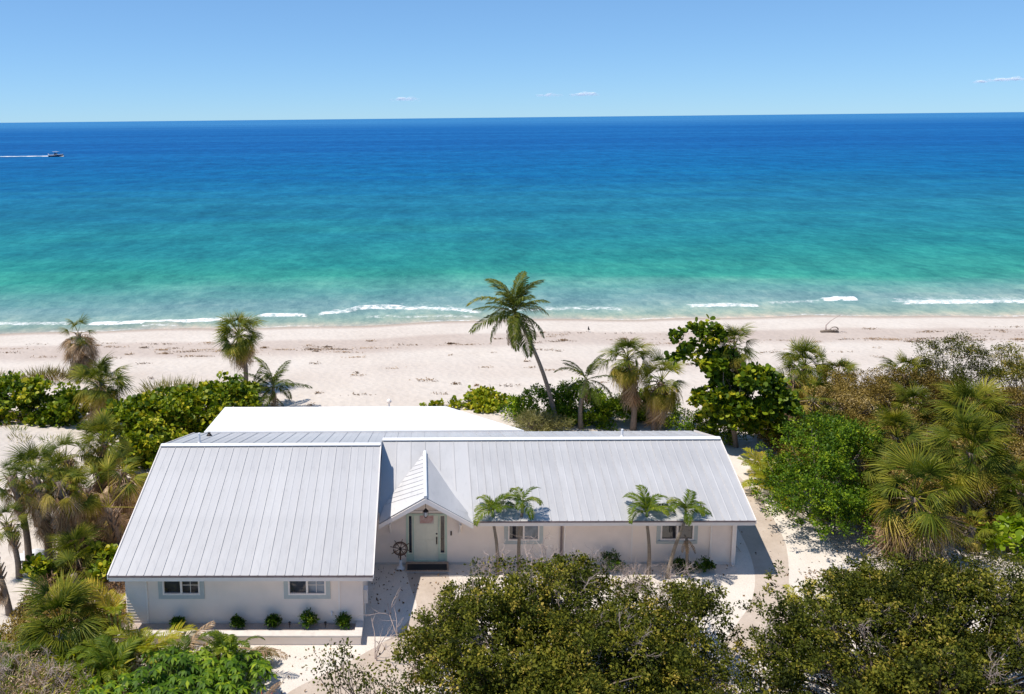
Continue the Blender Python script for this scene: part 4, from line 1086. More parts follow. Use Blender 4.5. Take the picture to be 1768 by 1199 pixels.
# ------------------------------------------------------------------ palms on the right
RP = [  # x, y, crown height, radius, green, olive, dead, skirt, label
    (16.57, 44.9, 5.4, 1.25, 24, 8, 8, 0.15, 'cabbage palm crown rising behind the tall sea grape tree'),
    (23.0, 51.0, 2.5, 1.7, 30, 10, 14, 0.3, 'green cabbage palm nearest the beach, left end of the right-hand thicket'),
    (24.8, 50.0, 2.1, 1.4, 22, 8, 8, 0.3, 'greyish cabbage palm just right of the green one nearest the beach'),
    (21.03, 47.67, 2.9, 1.5, 5, 12, 36, 0.8, 'withered tan cabbage palm right of the sea grape tree'),
    (21.02, 45.42, 2.4, 1.6, 8, 16, 34, 0.8, 'olive and tan cabbage palm with a broad shaggy skirt right of the sea grape tree'),
    (27.9, 48.8, 2.7, 1.4, 14, 12, 8, 0.3, 'yellow-olive cabbage palm poking up against the sand amid dry scrub'),
    (26.2, 44.9, 2.0, 1.3, 20, 6, 4, 0.3, 'small bright green cabbage palm in the middle of the dry scrub'),
    (27.52, 42.13, 2.6, 2.1, 34, 12, 8, 0.3, 'large spreading cabbage palm near the right edge, below the dry scrub'),
    (22.83, 40.04, 2.2, 1.55, 26, 8, 6, 0.3, 'grass-green cabbage palm right of the glossy green tree'),
    (23.53, 35.75, 3.1, 1.85, 32, 10, 6, 0.25, 'blue-green cabbage palm on a pale trunk behind the biggest shaggy palm'),
    (19.38, 32.73, 2.5, 2.05, 20, 26, 64, 0.75, 'biggest shaggy cabbage palm with a tan and orange skirt by the foreground scrub'),
    (24.9, 34.17, 2.0, 1.5, 26, 8, 6, 0.3, 'half-hidden cabbage palm cut by the right edge of the picture'),
    (22.2, 33.2, 1.0, 1.0, 14, 4, 2, 0.3, 'small low fan palm between the biggest shaggy palm and the lime bush'),
    (31.5, 41.0, 2.4, 1.6, 14, 12, 8, 0.4, 'olive cabbage palm at the far right edge beside the large spreading one'),
    (19.8, 37.6, 2.1, 1.5, 16, 12, 8, 0.4, 'yellowish cabbage palm between the glossy green tree and the biggest shaggy palm')]
for i, (x, y, h, rd, a, b_, c_, sk, lab) in enumerate(RP):
    sabal(G(x, y), (0.0 + 0.15 * math.sin(i * 2.1), 0, h), rd, lab, a, b_, c_, sk, seed=40 + i, dead_top=-34 if c_ < 30 else -8)

# ------------------------------------------------------------------ sea grape and hedges
leafy('sea_grape_hedge', G(-22.3, 48.6), [(-2.2, 0.4, 0.7, 2.0, 1.8, 1.5), (0.3, 0.2, 0.8, 2.0, 1.7, 1.4), (2.0, -0.2, 0.5, 1.5, 1.5, 1.3), (-4.2, 0.5, 0.8, 2.2, 1.6, 1.4)],
      'glossy green sea grape hedge at the left edge behind the sand dune', 'hedge', 'grape', (0.19, 0.17), 560, 22, 0.3, 'round', (0.46, 0.17, 0.18), seed=1, sub=8, group='sea grape hedges')
leafy('sea_grape_hedge', G(-13.3, 46.2), [(-1.8, -1.5, 0.9, 1.9, 2.2, 1.5), (0.2, 0.4, 0.9, 2.3, 2.4, 1.5), (1.6, 2.6, 0.8, 2.0, 1.9, 1.3), (-1.6, 1.6, 0.8, 1.6, 1.9, 1.4), (-0.8, -3.6, 0.8, 1.6, 1.6, 1.3), (2.7, 4.0, 0.5, 1.3, 1.2, 1.1)],
      'large bright sea grape hedge wrapping the back corner of the left wing', 'hedge', 'grape', (0.19, 0.17), 950, 22, 0.3, 'round', (0.55, 0.17, 0.18), seed=2, sub=8, group='sea grape hedges')
leafy('leafy_hedge', G(9.4, 48.6), [(-2.6, 0.2, 0.5, 1.6, 1.2, 1.2), (-0.2, 0.3, 0.6, 1.8, 1.3, 1.35), (2.2, 0.2, 0.5, 1.9, 1.2, 1.1), (4.3, 0.0, 0.3, 1.4, 1.1, 0.9), (0.9, -0.4, 0.3, 3.0, 1.0, 0.8)],
      'bright green leafy hedge under the leaning coconut palm', 'hedge', 'green', (0.15, 0.075), 800, 36, 0.28, 'rhomb', (0.62, 0.15, 0.18), seed=3, sub=9)
leafy('sea_grape_creeper', G(3.9, 51.6), [(-1.9, -0.4, 0.1, 1.7, 0.5, 0.35), (0.4, 0.2, 0.2, 1.2, 0.9, 0.6), (-0.2, 1.3, 0.25, 0.8, 0.5, 0.4), (0.2, -1.0, 0.1, 1.0, 0.8, 0.4)],
      'low yellow-green sea grape creeping over sand beside the white flat roof', 'shrub', 'grape', (0.17, 0.15), 120, 20, 0.26, 'round', (0.72, 0.14, 0.15), seed=4)
leafy('olive_shrub', G(6.3, 46.5), [(0, 0, 0.5, 1.3, 0.9, 0.75), (1.0, 0, 0.4, 0.9, 0.7, 0.6)], 'fine-leaved olive shrub against the back of the main roof', 'shrub', 'grass', (0.22, 0.03), 120, 40, 0.3, 'rhomb', (0.25, 0.15, 0.15), seed=5, up=0.1)
leafy('sea_grape_tree', G(16.67, 44.2), [(-1.9, 0.2, 5.3, 1.35, 1.3, 1.35), (-0.7, 0, 4.2, 1.1, 1.2, 1.0), (0.3, 0.0, 2.9, 2.0, 1.8, 1.4), (1.2, 0.2, 2.2, 1.6, 1.6, 1.5), (-0.6, 0, 2.0, 1.5, 1.5, 1.3)],
      'tall dark sea grape tree leaning behind the right end of the roof', 'tree', 'grape', (0.20, 0.19), 520, 22, 0.27, 'round', (0.40, 0.2, 0.2), (0, 0, -0.2), (-0.2, 0, 2.3), 0.17, 24, seed=6, sub=5)
leafy('leafy_hedge', G(14.9, 46.0), [(0, 0, 0.5, 1.5, 1.2, 0.95), (1.6, -0.6, 0.4, 1.3, 1.0, 0.8)], 'low mid-green bush at the foot of the sea grape tree behind the roof', 'shrub', 'green', (0.12, 0.07), 170, 30, 0.28, 'rhomb', (0.5, 0.16, 0.18), seed=7)
leafy('glossy_tree', G(17.7, 36.0), [(0.2, 1.2, 2.3, 2.3, 2.0, 1.5), (-1.2, -1.4, 1.9, 1.7, 1.7, 1.5), (1.2, 2.4, 2.3, 1.8, 1.5, 1.2), (-0.6, 0.2, 1.2, 2.2, 2.2, 1.2), (-1.8, -2.9, 1.6, 1.4, 1.2, 1.2), (-0.4, -2.6, 0.9, 1.6, 1.2, 0.9)],
      'dense glossy green tree beside the path right of the house', 'tree', 'green', (0.105, 0.06), 900, 44, 0.24, 'rhomb', (0.45, 0.16, 0.2), (0, 0, -0.2), (0, 0, 1.0), 0.14, 40, seed=8, sub=6)
# areca clump along the path
def areca(loc, n, label, scale, seed, fr=None, cat='shrub', group=None, h=0.4, spread=0.35):
    g = np.random.default_rng(seed)
    root = thing('areca_palm', loc, label, cat, group)
    b = MB()
    for i in range(6):
        a = i * 1.05; b.tube([(0.15 * math.cos(a), 0.15 * math.sin(a), -0.2), (0.22 * math.cos(a), 0.22 * math.sin(a), h)], 0.028, 6)
    add('canes', b.build('canes', M['shaft']), root, kind='stuff')
    for i in range(n):
        a = g.random() * 6.283; s_ = spread * g.random()
        place_frond(root, 'frond', (fr or AREC)[int(g.integers(len(fr or AREC)))], (s_ * math.cos(a), s_ * math.sin(a), h * g.random()), a + g.normal() * 0.4, R(30 + 45 * g.random()), g.normal() * 0.3, scale * (0.7 + 0.5 * g.random()))
    return root
areca(G(16.7, 40.2), 22, 'orange-tipped areca palm clump at the bend of the path under the sea grape tree', 1.0, 1, group='areca clumps')
areca(G(16.6, 38.6), 24, 'yellow-green areca palm clump along the path right of the roof', 1.0, 2, group='areca clumps')
areca(G(16.2, 36.9), 10, 'small yellow areca clump with bare canes beside the path', 0.7, 3, group='areca clumps')
areca((13.6, 28.6, 0.03), 14, 'orange-yellow palm seedling at the edge of the path by the foreground scrub', 0.65, 4, group='areca clumps', h=0.5)
leafy('lime_shrub', G(23.6, 33.0), [(0, 0, 0.5, 1.0, 0.9, 0.6), (1.1, 0.2, 0.8, 1.0, 0.9, 0.7), (1.6, 1.4, 1.2, 0.8, 0.7, 0.6)], 'lime green shrub with large bright leaves at the right edge', 'shrub', 'lime', (0.20, 0.14), 120, 16, 0.3, 'round', (0.5, 0.15, 0.2), seed=9)

# ------------------------------------------------------------------ dry scrub on the right
def scrub(loc, lumps, label, nclump, per, seed, tint=(0.45, 0.18, 0.18), twigs=(7, 2.4), mt='scrub', r0=0.09):
    lumps = [(a, b_, c * 1.2 + 0.15, d * 1.08, e * 1.08, f_ * 1.2) for a, b_, c, d, e, f_ in lumps]; nclump = int(nclump * 1.9); tint = (tint[0] * 0.9, 0.18, 0.14)
    root = leafy('scrub_tree', loc, lumps, label, 'tree', mt, (0.085, 0.045), nclump, per, 0.3, 'rhomb', tint, (0, 0, -0.2), (0.1, 0, 0.7), r0, 40, 'dry scrub trees', seed, shell=0.4, sub=6)
    add('bare_twigs', twig_mesh('bare_twigs', twigs[0], twigs[1], 1.4, M['twig'], seed + 9, 3, 0.03, 4, 0.25), root, kind='stuff')
    return root
scrub(G(24.5, 47.4), [(0, 0, 1.5, 2.2, 1.6, 1.1), (1.8, 0.2, 1.4, 1.4, 1.3, 1.0), (-1.2, -0.6, 1.0, 1.4, 1.3, 0.9)], 'pinkish brown leafless-looking scrub tree left of the yellow-olive palm', 300, 34, 21, (0.62, 0.15, 0.18), (8, 2.6))
scrub(G(27.6, 47.4), [(0, 0, 1.4, 1.7, 1.4, 1.1), (1.4, 0.4, 1.2, 1.3, 1.2, 0.9)], 'brown and olive scrub tree below the yellow-olive palm', 230, 34, 22, (0.35, 0.18, 0.18), (5, 2.0))
scrub(G(31.0, 49.2), [(0, 0, 2.2, 2.2, 1.6, 1.3), (-1.8, -0.6, 1.2, 1.4, 1.2, 0.9)], 'dark olive scrub tree with grey bare twigs on top against the sand', 340, 36, 23, (0.30, 0.17, 0.18), (9, 3.0), 'oak')
scrub(G(34.8, 48.6), [(0, 0, 2.3, 2.0, 1.6, 1.3), (1.6, 0.3, 1.8, 1.6, 1.4, 1.2)], 'olive-brown scrub tree at the right edge against the sand', 320, 36, 24, (0.6, 0.18, 0.18), (9, 2.8), 'oak')
scrub(G(31.8, 44.6), [(0, 0, 1.1, 2.2, 1.8, 1.1), (1.6, -1, 0.9, 1.6, 1.4, 0.9)], 'dark shaded scrub tree with tan arching branches near the right edge', 300, 34, 25, (0.28, 0.2, 0.18), (5, 1.9))
scrub(G(24.0, 43.2), [(0, 0, 1.0, 1.7, 1.4, 0.9), (-1.4, 0.2, 0.9, 1.2, 1.1, 0.8)], 'tan scrub tree with one pale bare trunk in the middle of the thicket', 220, 34, 26, (0.55, 0.18, 0.18), (5, 1.9))
scrub(G(29.5, 37.5), [(0, 0, 0.8, 2.0, 1.6, 0.9)], 'low dark scrub tree under the blue-green palm at the right edge', 200, 34, 27, (0.25, 0.18, 0.18), (5, 1.5))

scrub(G(21.2, 42.2), [(0, 0, 0.9, 1.8, 1.4, 0.9)], 'olive scrub tree behind the glossy green tree', 240, 36, 28, (0.4, 0.2, 0.2), (3, 1.6), 'oak')
scrub(G(26.0, 39.2), [(0, 0, 0.8, 2.2, 1.5, 0.9), (2.0, 0.5, 0.7, 1.4, 1.2, 0.8)], 'golden brown scrub tree between the large spreading palm and the blue-green palm', 320, 36, 29, (0.6, 0.18, 0.2), (3, 1.4))
scrub(G(29.8, 46.2), [(0, 0, 1.1, 2.0, 1.5, 1.0)], 'rusty brown scrub tree behind the large spreading palm', 260, 36, 41, (0.5, 0.18, 0.2), (5, 1.9))
scrub(G(21.8, 36.6), [(0, 0, 0.7, 1.6, 1.3, 0.8)], 'low golden scrub tree behind the biggest shaggy palm', 220, 36, 42, (0.6, 0.18, 0.2), (3, 1.3))
scrub(G(33.6, 43.0), [(0, 0, 1.2, 2.2, 1.8, 1.2)], 'dark brown scrub tree cut by the right edge beside the olive palm', 280, 36, 43, (0.35, 0.18, 0.2), (5, 1.8))
scrub(G(23.2, 46.0), [(0, 0, 1.2, 1.6, 1.3, 1.0)], 'tan twiggy scrub tree right of the shaggy-skirted palms', 220, 34, 44, (0.7, 0.15, 0.18), (7, 2.0))

# undergrowth that nobody could count
def cover(name, pts, rz, n, leaf, mt, tint, seed, label, cat='undergrowth'):
    g = np.random.default_rng(seed)
    from_x = np.array(pts, float)
    w = g.dirichlet(np.ones(len(pts)) * 0.7, n)
    # scatter inside boxes x0,x1,y0,y1
    k = g.integers(0, len(pts), n)
    x = from_x[k, 0] + (from_x[k, 1] - from_x[k, 0]) * g.random(n); y = from_x[k, 2] + (from_x[k, 3] - from_x[k, 2]) * g.random(n)
    hgt = rz * (0.35 + 0.65 * np.clip(0.5 + 0.7 * lump(x * 1.7, y * 1.9), 0, 1))
    z = gz(x, y) + hgt * g.random(n) ** 0.6
    P = np.c_[x, y, z]
    D = unit(g.normal(size=(n, 3)) + np.array([0, 0, 0.3])); N = unit(g.normal(size=(n, 3)) * 0.5 + np.array([0, 0, 0.7]))
    V = leaves(P, D, N, leaf[0] * (0.6 + 0.8 * g.random(n)), leaf[1] * (0.6 + 0.8 * g.random(n)))
    t = np.clip(tint[0] + tint[1] * g.normal(size=n) + 0.25 * lump(x * 2.3 + 5, y * 2.1), 0, 1)
    return tag(add(name, fast_mesh(name, V.reshape(-1, 3), 4, M[mt], np.repeat(t, 4))), label, cat, kind='stuff')
cover('undergrowth', [(18.5, 26, 33.5, 38), (20, 33, 38, 44), (21, 37, 43, 50.5), (18.2, 21, 40, 47)], 1.15, 80000, (0.12, 0.045), 'scrub', (0.45, 0.2), 31, 'brown and olive undergrowth filling the ground between the right-hand palms')
cover('fern_undergrowth', [(18.5, 30, 34.5, 43), (22, 36, 42, 49)], 1.0, 16000, (0.20, 0.05), 'oak', (0.5, 0.2), 32, 'olive green undergrowth among the right-hand palms')
cover('low_brush', [(15.2, 19, 28.6, 31.2), (18, 26, 29, 32.6)], 0.55, 15000, (0.10, 0.05), 'oak', (0.5, 0.2), 36, 'low olive brush between the biggest shaggy palm and the foreground trees')
cover('leaf_litter', [(-14.6, -11.0, 28.5, 34.5), (-15.5, -12.2, 33, 40)], 0.6, 16000, (0.20, 0.035), 'dead', (0.25, 0.2), 33, 'dry fallen palm litter under the left grove', 'leaf litter')

# ------------------------------------------------------------------ the foreground scrub
def thicket(loc, lumps, label, nclump, per, seed, fork, r0=0.12, twigs=None, tint=(0.47, 0.22, 0.11), leaf=(0.095, 0.055), clump_r=0.26, nl=140):
    root = leafy('buttonwood_tree', loc, lumps, label, 'tree', 'oak', leaf, nclump, per, clump_r, 'rhomb', tint, (0, 0, -0.2), fork, r0, nl, 'foreground buttonwood trees', seed, shell=0.5, zmin=-0.6, sub=11)
    for i, (x, y, z, st, h, sp) in enumerate(twigs or ()):
        add('bare_twigs', twig_mesh('bare_twigs', st, h, sp, M['twig'], seed * 7 + i, 3, 0.016, 4, 0.22), root, loc=(x, y, z), kind='stuff')
    return root
thicket((3.4, 22.6, 0.03), [(-1.4, 0.2, 2.5, 2.4, 2.1, 1.25), (0.6, 1.6, 2.5, 2.4, 2.0, 1.2), (1.6, -0.6, 2.1, 2.2, 2.0, 1.2), (-2.6, -1.2, 1.5, 1.7, 1.6, 1.2), (0.2, -2.4, 1.6, 2.4, 1.6, 1.3), (2.9, 1.5, 2.0, 1.2, 1.1, 0.9), (-0.4, 3.0, 2.6, 1.6, 1.1, 0.9), (-2.2, 1.4, 1.8, 1.5, 1.4, 1.0), (1.4, 3.0, 2.0, 1.4, 1.0, 0.9), (0.0, 0.6, 1.9, 2.0, 2.0, 1.0)],
        'big round olive-leaved tree in the foreground in front of the door and left main window', 1900, 58, 51, (0.1, 0.2, 1.0), 0.16,
        ((-2.9, 2.0, 1.6, 3, 1.3, 0.4), (-2.1, 2.4, 2.0, 4, 1.4, 0.5), (-0.9, 4.2, 2.1, 5, 1.2, 0.5), (0.6, 4.4, 2.1, 7, 1.3, 0.9), (1.2, 4.7, 1.6, 6, 1.6, 0.8), (2.3, 4.5, 1.5, 6, 1.6, 0.8), (3.2, 4.4, 1.4, 6, 1.6, 0.8), (4.2, 4.4, 1.1, 5, 1.5, 0.7), (-1.6, 0.6, 2.7, 4, 1.3, 0.9), (0.8, 1.4, 2.8, 4, 1.3, 0.9), (1.9, -0.6, 2.6, 4, 1.2, 0.8), (-2.4, -0.8, 1.9, 3, 1.2, 0.7)))
thicket((7.6, 24.2, 0.03), [(-0.3, 0.6, 1.9, 1.1, 1.0, 0.9), (0.9, 1.0, 2.1, 1.1, 1.0, 0.8), (0.2, -0.9, 1.6, 1.2, 1.0, 0.9), (0.2, 3.0, 1.2, 1.2, 0.7, 0.7), (0.9, 2.0, 1.7, 1.0, 0.9, 0.8), (-0.5, -2.0, 1.2, 1.2, 1.0, 0.9), (0.9, -2.6, 1.1, 1.0, 0.9, 0.8)],
        'loose see-through olive tree in the foreground between the two big ones', 430, 48, 52, (0, 0.2, 0.9), 0.08, ((0.0, 3.2, 1.0, 6, 1.5, 0.7), (1.2, 3.0, 0.9, 5, 1.2, 0.6)), (0.46, 0.21, 0.12), nl=70)
thicket((12.6, 22.8, 0.03), [(-2.2, 0.9, 1.7, 1.4, 1.3, 1.0), (-2.9, -0.9, 1.3, 1.2, 1.2, 0.9), (-0.6, 2.6, 2.0, 1.5, 1.3, 1.0), (0.0, 0.6, 2.2, 2.2, 2.0, 1.2), (2.4, 1.8, 2.5, 2.4, 2.0, 1.2), (4.8, 1.6, 2.4, 2.2, 2.0, 1.2), (-1.6, -0.6, 1.6, 1.6, 1.6, 1.1), (1.2, -1.8, 1.8, 2.4, 1.9, 1.3), (4.0, -1.4, 2.0, 2.4, 1.9, 1.3), (6.2, 0.2, 2.2, 1.8, 2.2, 1.3)],
        'widest olive-leaved tree filling the lower right foreground', 2300, 58, 53, (1.6, 0, 1.0), 0.17, ((3.6, 2.6, 2.2, 3, 1.2, 0.5), (6.0, 2.2, 2.0, 3, 1.2, 0.5), (0.2, 0.6, 2.5, 4, 1.3, 0.9), (2.6, 1.2, 2.8, 4, 1.3, 0.9), (1.2, -1.6, 2.3, 4, 1.2, 0.9), (4.4, -1.0, 2.5, 4, 1.2, 0.9), (-2.0, 0.6, 1.9, 3, 1.1, 0.7)), (0.47, 0.22, 0.11), nl=170)
thicket((-1.6, 21.6, 0.03), [(-0.6, 0.6, 1.6, 1.0, 0.9, 0.9), (0.4, -0.6, 1.4, 1.3, 1.0, 1.0), (-0.9, -1.4, 1.2, 1.1, 1.0, 0.9)],
        'thin twiggy shrub with scattered leaves over the pale drive, left of the big round tree', 95, 30, 54, (0, 0, 0.8), 0.05, (), (0.35, 0.2, 0.12), nl=60, clump_r=0.34)
thicket((5.4, 19.8, 0.03), [(0, 0, 1.4, 2.2, 1.4, 1.2), (2.6, 0.6, 1.5, 1.6, 1.3, 1.0), (-2.2, 0.2, 1.3, 1.6, 1.2, 1.1)],
        'dark olive tree cut by the bottom edge below the big round tree', 420, 46, 55, (0, 0, 0.8), 0.1, (), (0.34, 0.2, 0.12))

cover('yard_leaves', [(-2, 1, 28.5, 31.9), (1, 12, 29, 31.9), (13, 17, 29, 40), (-5, -1, 23.5, 26.5)], 0.015, 900, (0.12, 0.06), 'dead', (0.15, 0.2), 38, 'scattered dry leaves on the pale yard round the house', 'leaf litter')
cover('fallen_leaves', [(-0.5, 7.5, 19, 25.5), (9.5, 19, 19, 25.5), (6.5, 9.5, 22, 26), (14.5, 18.5, 25, 31.5)], 0.16, 16000, (0.09, 0.05), 'dead', (0.35, 0.2), 35, 'brown fallen leaves on the sand under the foreground trees', 'leaf litter')

# ------------------------------------------------------------------ bottom left: broad leaves and dead tangle
def broad_plant(loc, n, size, label, mt, seed, h=1.2, spread=0.7, name='broadleaf_plant', fingers=8):
    """umbrella leaves: fingers of long leaflets hanging from a stalk tip"""
    g = np.random.default_rng(seed)
    root = thing(name, loc, label, 'plant', 'broad-leaved plants in the lower left')
    st = MB(); V = []; T = []
    for i in range(n):
        a = g.random() * 6.283; s_ = spread * g.random() ** 0.5
        tip = np.array([s_ * math.cos(a) * 1.2, s_ * math.sin(a) * 1.2, h * (0.35 + 0.65 * g.random()) * (1 - 0.3 * s_ / spread)])
        st.tube(bend((0.2 * tip[0], 0.2 * tip[1], 0), tip, 0.05, 4), [0.022, 0.018, 0.014, 0.008], 4, cap=False)
        k = fingers
        for j in range(k):
            b_ = j * 6.283 / k + g.random() * 0.4
            d0 = np.array([math.cos(b_), math.sin(b_), 0.05]); L = size * (0.8 + 0.4 * g.random()); w = L * 0.17
            sd = np.array([-math.sin(b_), math.cos(b_), 0])
            p1 = tip + d0 * L * 0.5 + np.array([0, 0, -0.05 * L]); p2 = tip + d0 * L * 0.88 + np.array([0, 0, -0.42 * L])
            V += [tip, p1 + sd * w, p2, p1 - sd * w]
            T += [np.clip(0.45 + 0.2 * g.normal(), 0, 1)] * 4
    add('stalks', st.build('stalks', M['shaft']), root, kind='stuff')
    add('leaves', fast_mesh('leaves', np.array(V), 4, M[mt], np.array(T)), root, kind='stuff')
    return root
broad_plant((-7.9, 23.9, 0), 90, 0.27, 'glossy umbrella-leaved plant at the bottom edge left of centre', 'green', 61, 1.5, 1.0)
broad_plant((-5.7, 24.2, 0), 90, 0.26, 'umbrella-leaved plant under the small areca palm beside the drive', 'green', 62, 1.5, 0.9)
broad_plant((-6.8, 23.0, 0), 80, 0.27, 'dark umbrella-leaved plant cut by the bottom edge', 'green', 63, 1.4, 1.0)
broad_plant((-6.6, 25.0, 0), 44, 0.34, 'yellow-green large-leaved plant beside the planter wall', 'lime', 64, 1.2, 0.7, fingers=5)
broad_plant((-9.2, 23.4, 0), 60, 0.26, 'green umbrella-leaved plant beside the dry tangle', 'green', 65, 1.2, 0.8)
areca((-6.2, 25.3, 0), 16, 'small arching areca palm with bare canes in front of the planter', 0.95, 11, ADON + AREC[:1], h=1.2, group='areca clumps')
areca((-9.0, 25.9, 0), 9, 'bright yellow-green palm fronds at the left end of the planter', 1.05, 12, AREC[:2], h=0.5, group='areca clumps')
areca((-10.6, 27.3, 0), 9, 'yellow palm fronds standing against the left corner of the wing', 1.1, 14, AREC, h=0.9, group='areca clumps')
areca((-10.4, 25.4, 0), 12, 'drooping green palm fronds below the left corner of the wing', 0.75, 13, ADON + AREC[:1], h=0.5, group='areca clumps')
areca((-13.2, 25.2, 0), 14, 'long strappy palm fronds at the left edge of the picture', 0.9, 15, ADON + AREC[:1], h=0.5, group='areca clumps')
areca((-9.7, 24.7, 0), 18, 'lush green arching fronds left of the umbrella-leaved plants', 0.95, 16, ADON, h=0.6, group='areca clumps')
areca((-11.2, 25.3, 0), 16, 'lush yellow-green fronds between the big fan palm and the dead tangle', 0.9, 17, ADON[1:] + AREC[:1], h=0.5, group='areca clumps')
areca((-7.6, 25.2, 0), 10, 'bright green fronds in front of the middle of the planter', 0.8, 18, ADON, h=0.6, group='areca clumps')
def fallen_frond(loc, rz, el, label, s_=0.8):
    t = thing('dead_palm_frond', loc, label, 'palm frond', 'fallen dead fronds', rz)
    f_ = place_frond(t, 'leaflets', COCOD[0], (0, 0, 0), 0, R(el), 0.2, s_)
    b = MB(); b.tube([(-0.3, 0, -0.02), (0.0, 0, 0), (0.1, 0, 0.02)], 0.025, 5); add('stalk', b.build('stalk', M['dead']), t)
fallen_frond((-7.9, 25.6, 0.4), R(20), 48, 'brown dead frond leaning up toward the planter', 0.75)
fallen_frond((-5.6, 25.2, 0.9), R(-15), 5, 'brown dead frond hanging over the pale drive', 0.7)
fallen_frond((-4.9, 23.3, 0.3), R(35), 40, 'reddish brown frond at the bottom edge beside the drive', 0.45)
for i, (x, y, lab) in enumerate(((-12.9, 24.3, 'grey dead vine tangle in the bottom left corner'), (-11.6, 23.6, 'tan dead vine tangle left of the umbrella-leaved plants'), (-14.0, 23.4, 'dense grey brush heap at the far bottom left'))):
    root = thing('dead_vine_tangle', (x, y, 0.25), lab, 'brush', 'dead vine tangles')
    add('twigs', twig_mesh('twigs', 30, 1.3, 1.4, M['twig'], 70 + i, 3, 0.018, 4, 0.5), root, kind='stuff')
    me_, _ = crown_mesh('dry_leaves', [(0, 0, 0.2, 1.5, 1.1, 0.45)], 60, 26, 0.25, (0.2, 0.025), M['dead'], 'rhomb', (0.75, 0.15, 0.15), 0.3, seed=80 + i)
    add('dry_leaves', me_, root, kind='stuff')
cover('green_brush', [(-14.5, -9.2, 22.5, 26.2)], 0.9, 2600, (0.45, 0.05), 'yellow', (0.25, 0.25), 37, 'yellow-green strappy leaves pushing through the dead tangle in the bottom left', 'undergrowth')
cover('ground_litter', [(-14.5, -6.5, 21, 26.4), (-14.5, -10.6, 26, 29)], 0.6, 18000, (0.15, 0.04), 'scrub', (0.5, 0.2), 34, 'dry brush and litter under the plants in the lower left', 'leaf litter')
# bare grey sticks over the drive
for i, (x, y, h, lab) in enumerate(((-1.55, 25.9, 1.1, 'bare grey forked stick standing in the shade beside the wing'), (-0.75, 26.6, 1.3, 'bare grey branching stick between the wing and the big round tree'))):
    root = thing('bare_sapling', (x, y, 0.03), lab, 'sapling', 'bare grey saplings')
    add('branches', twig_mesh('branches', 2, h * 1.5, 0.08, M['twig'], 90 + i, 2, 0.022, 3, 0.18), root, kind='stuff')

# red bromeliad leaf rosette
root = thing('red_bromeliad', (-4.7, 22.9, 0.0), 'red strap-leaved bromeliad at the bottom edge beside the drive', 'plant')
bm_ = MB(); g = np.random.default_rng(5)
for i in range(12):
    a = i * 2.4; d = np.array([math.cos(a), math.sin(a), 0]); sd = np.array([-d[1], d[0], 0]); L = 0.75 + 0.2 * g.random()
    c_ = [d * 0.05, d * L * 0.35 + np.array([0, 0, L * 0.45]), d * L * 0.75 + np.array([0, 0, L * 0.6])]
    w_ = [0.05, 0.04, 0.003]
    bm_.raw([p + sd * w for p, w in zip(c_, w_)] + [p - sd * w for p, w in zip(c_, w_)], [(0, 1, 4, 3), (1, 2, 5, 4)], 0.5)
add('leaf_rosette', bm_.build('leaf_rosette', M['red']), root, loc=(0, 0, 0.15), kind='stuff')
b = MB(); b.lathe([(0.06, -0.1), (0.09, 0.1), (0.05, 0.25)], 0, 0, 0, 8); add('stem', b.build('stem', M['shaft']), root)

# ------------------------------------------------------------------ small shrubs
def small_shrub(x, y, z, rx, rz, lab, seed, mt='green', grp='shrubs in the planter'):
    q_ = np.random.default_rng(seed).uniform(-1, 1, 4)
    leafy('small_shrub', (x, y, z), [(0, 0, rz, rx, rx * 0.85, rz), (q_[0] * rx * 0.7, q_[1] * rx * 0.3, rz * (1.0 + 0.5 * q_[2]), rx * 0.6, rx * 0.5, rz * (0.8 + 0.3 * q_[3]))], lab, 'shrub', mt, (0.07, 0.04), 46, 26, 0.10, 'rhomb', (0.25, 0.15, 0.18), (0, 0, -0.02), (0, 0, rz * 0.5), 0.015, 10, grp, seed, shell=0.3)
small_shrub(-8.45, 27.3, 0.30, 0.17, 0.16, 'smallest sparse dark shrub at the left end of the planter', 101)
small_shrub(-6.35, 27.3, 0.30, 0.18, 0.18, 'dark shrub in the planter half hidden by the arching areca', 102)
small_shrub(-5.15, 27.3, 0.30, 0.20, 0.22, 'round dark shrub in the planter left of the wing window', 103)
small_shrub(-3.95, 27.3, 0.30, 0.23, 0.30, 'tallest round shrub in the planter under the wing window', 104)
small_shrub(-2.72, 27.3, 0.30, 0.24, 0.20, 'spreading shrub at the right end of the planter', 105)
small_shrub(9.95, 31.45, 0.03, 0.36, 0.26, 'dark leafy shrub under the right-hand window, left of its twin', 106, grp='shrubs along the main wall')
small_shrub(10.93, 31.45, 0.03, 0.36, 0.26, 'dark leafy shrub in front of the siding at the right end of the wall', 107, grp='shrubs along the main wall')
small_shrub(7.3, 31.5, 0.03, 0.55, 0.35, 'dark shrub behind the bare twigs in the middle of the main wall', 108, grp='shrubs along the main wall')
leafy('grape_seedling', G(-14.75, 30.9), [(0, 0, 0.5, 0.55, 0.5, 0.45), (0.4, -0.2, 0.35, 0.4, 0.4, 0.3)], 'small glossy sea grape bush between the leftmost palm trunks', 'shrub', 'grape', (0.17, 0.15), 30, 14, 0.2, 'round', (0.5, 0.2, 0.2), r0=0.03, seed=110)
leafy('grape_seedling', G(-12.4, 31.4), [(0, 0, 0.6, 0.6, 0.6, 0.6), (0.2, -0.8, 0.5, 0.5, 0.5, 0.4)], 'glossy sea grape bush against the left edge of the wing roof', 'shrub', 'grape', (0.17, 0.15), 44, 14, 0.22, 'round', (0.55, 0.2, 0.2), r0=0.03, seed=111)

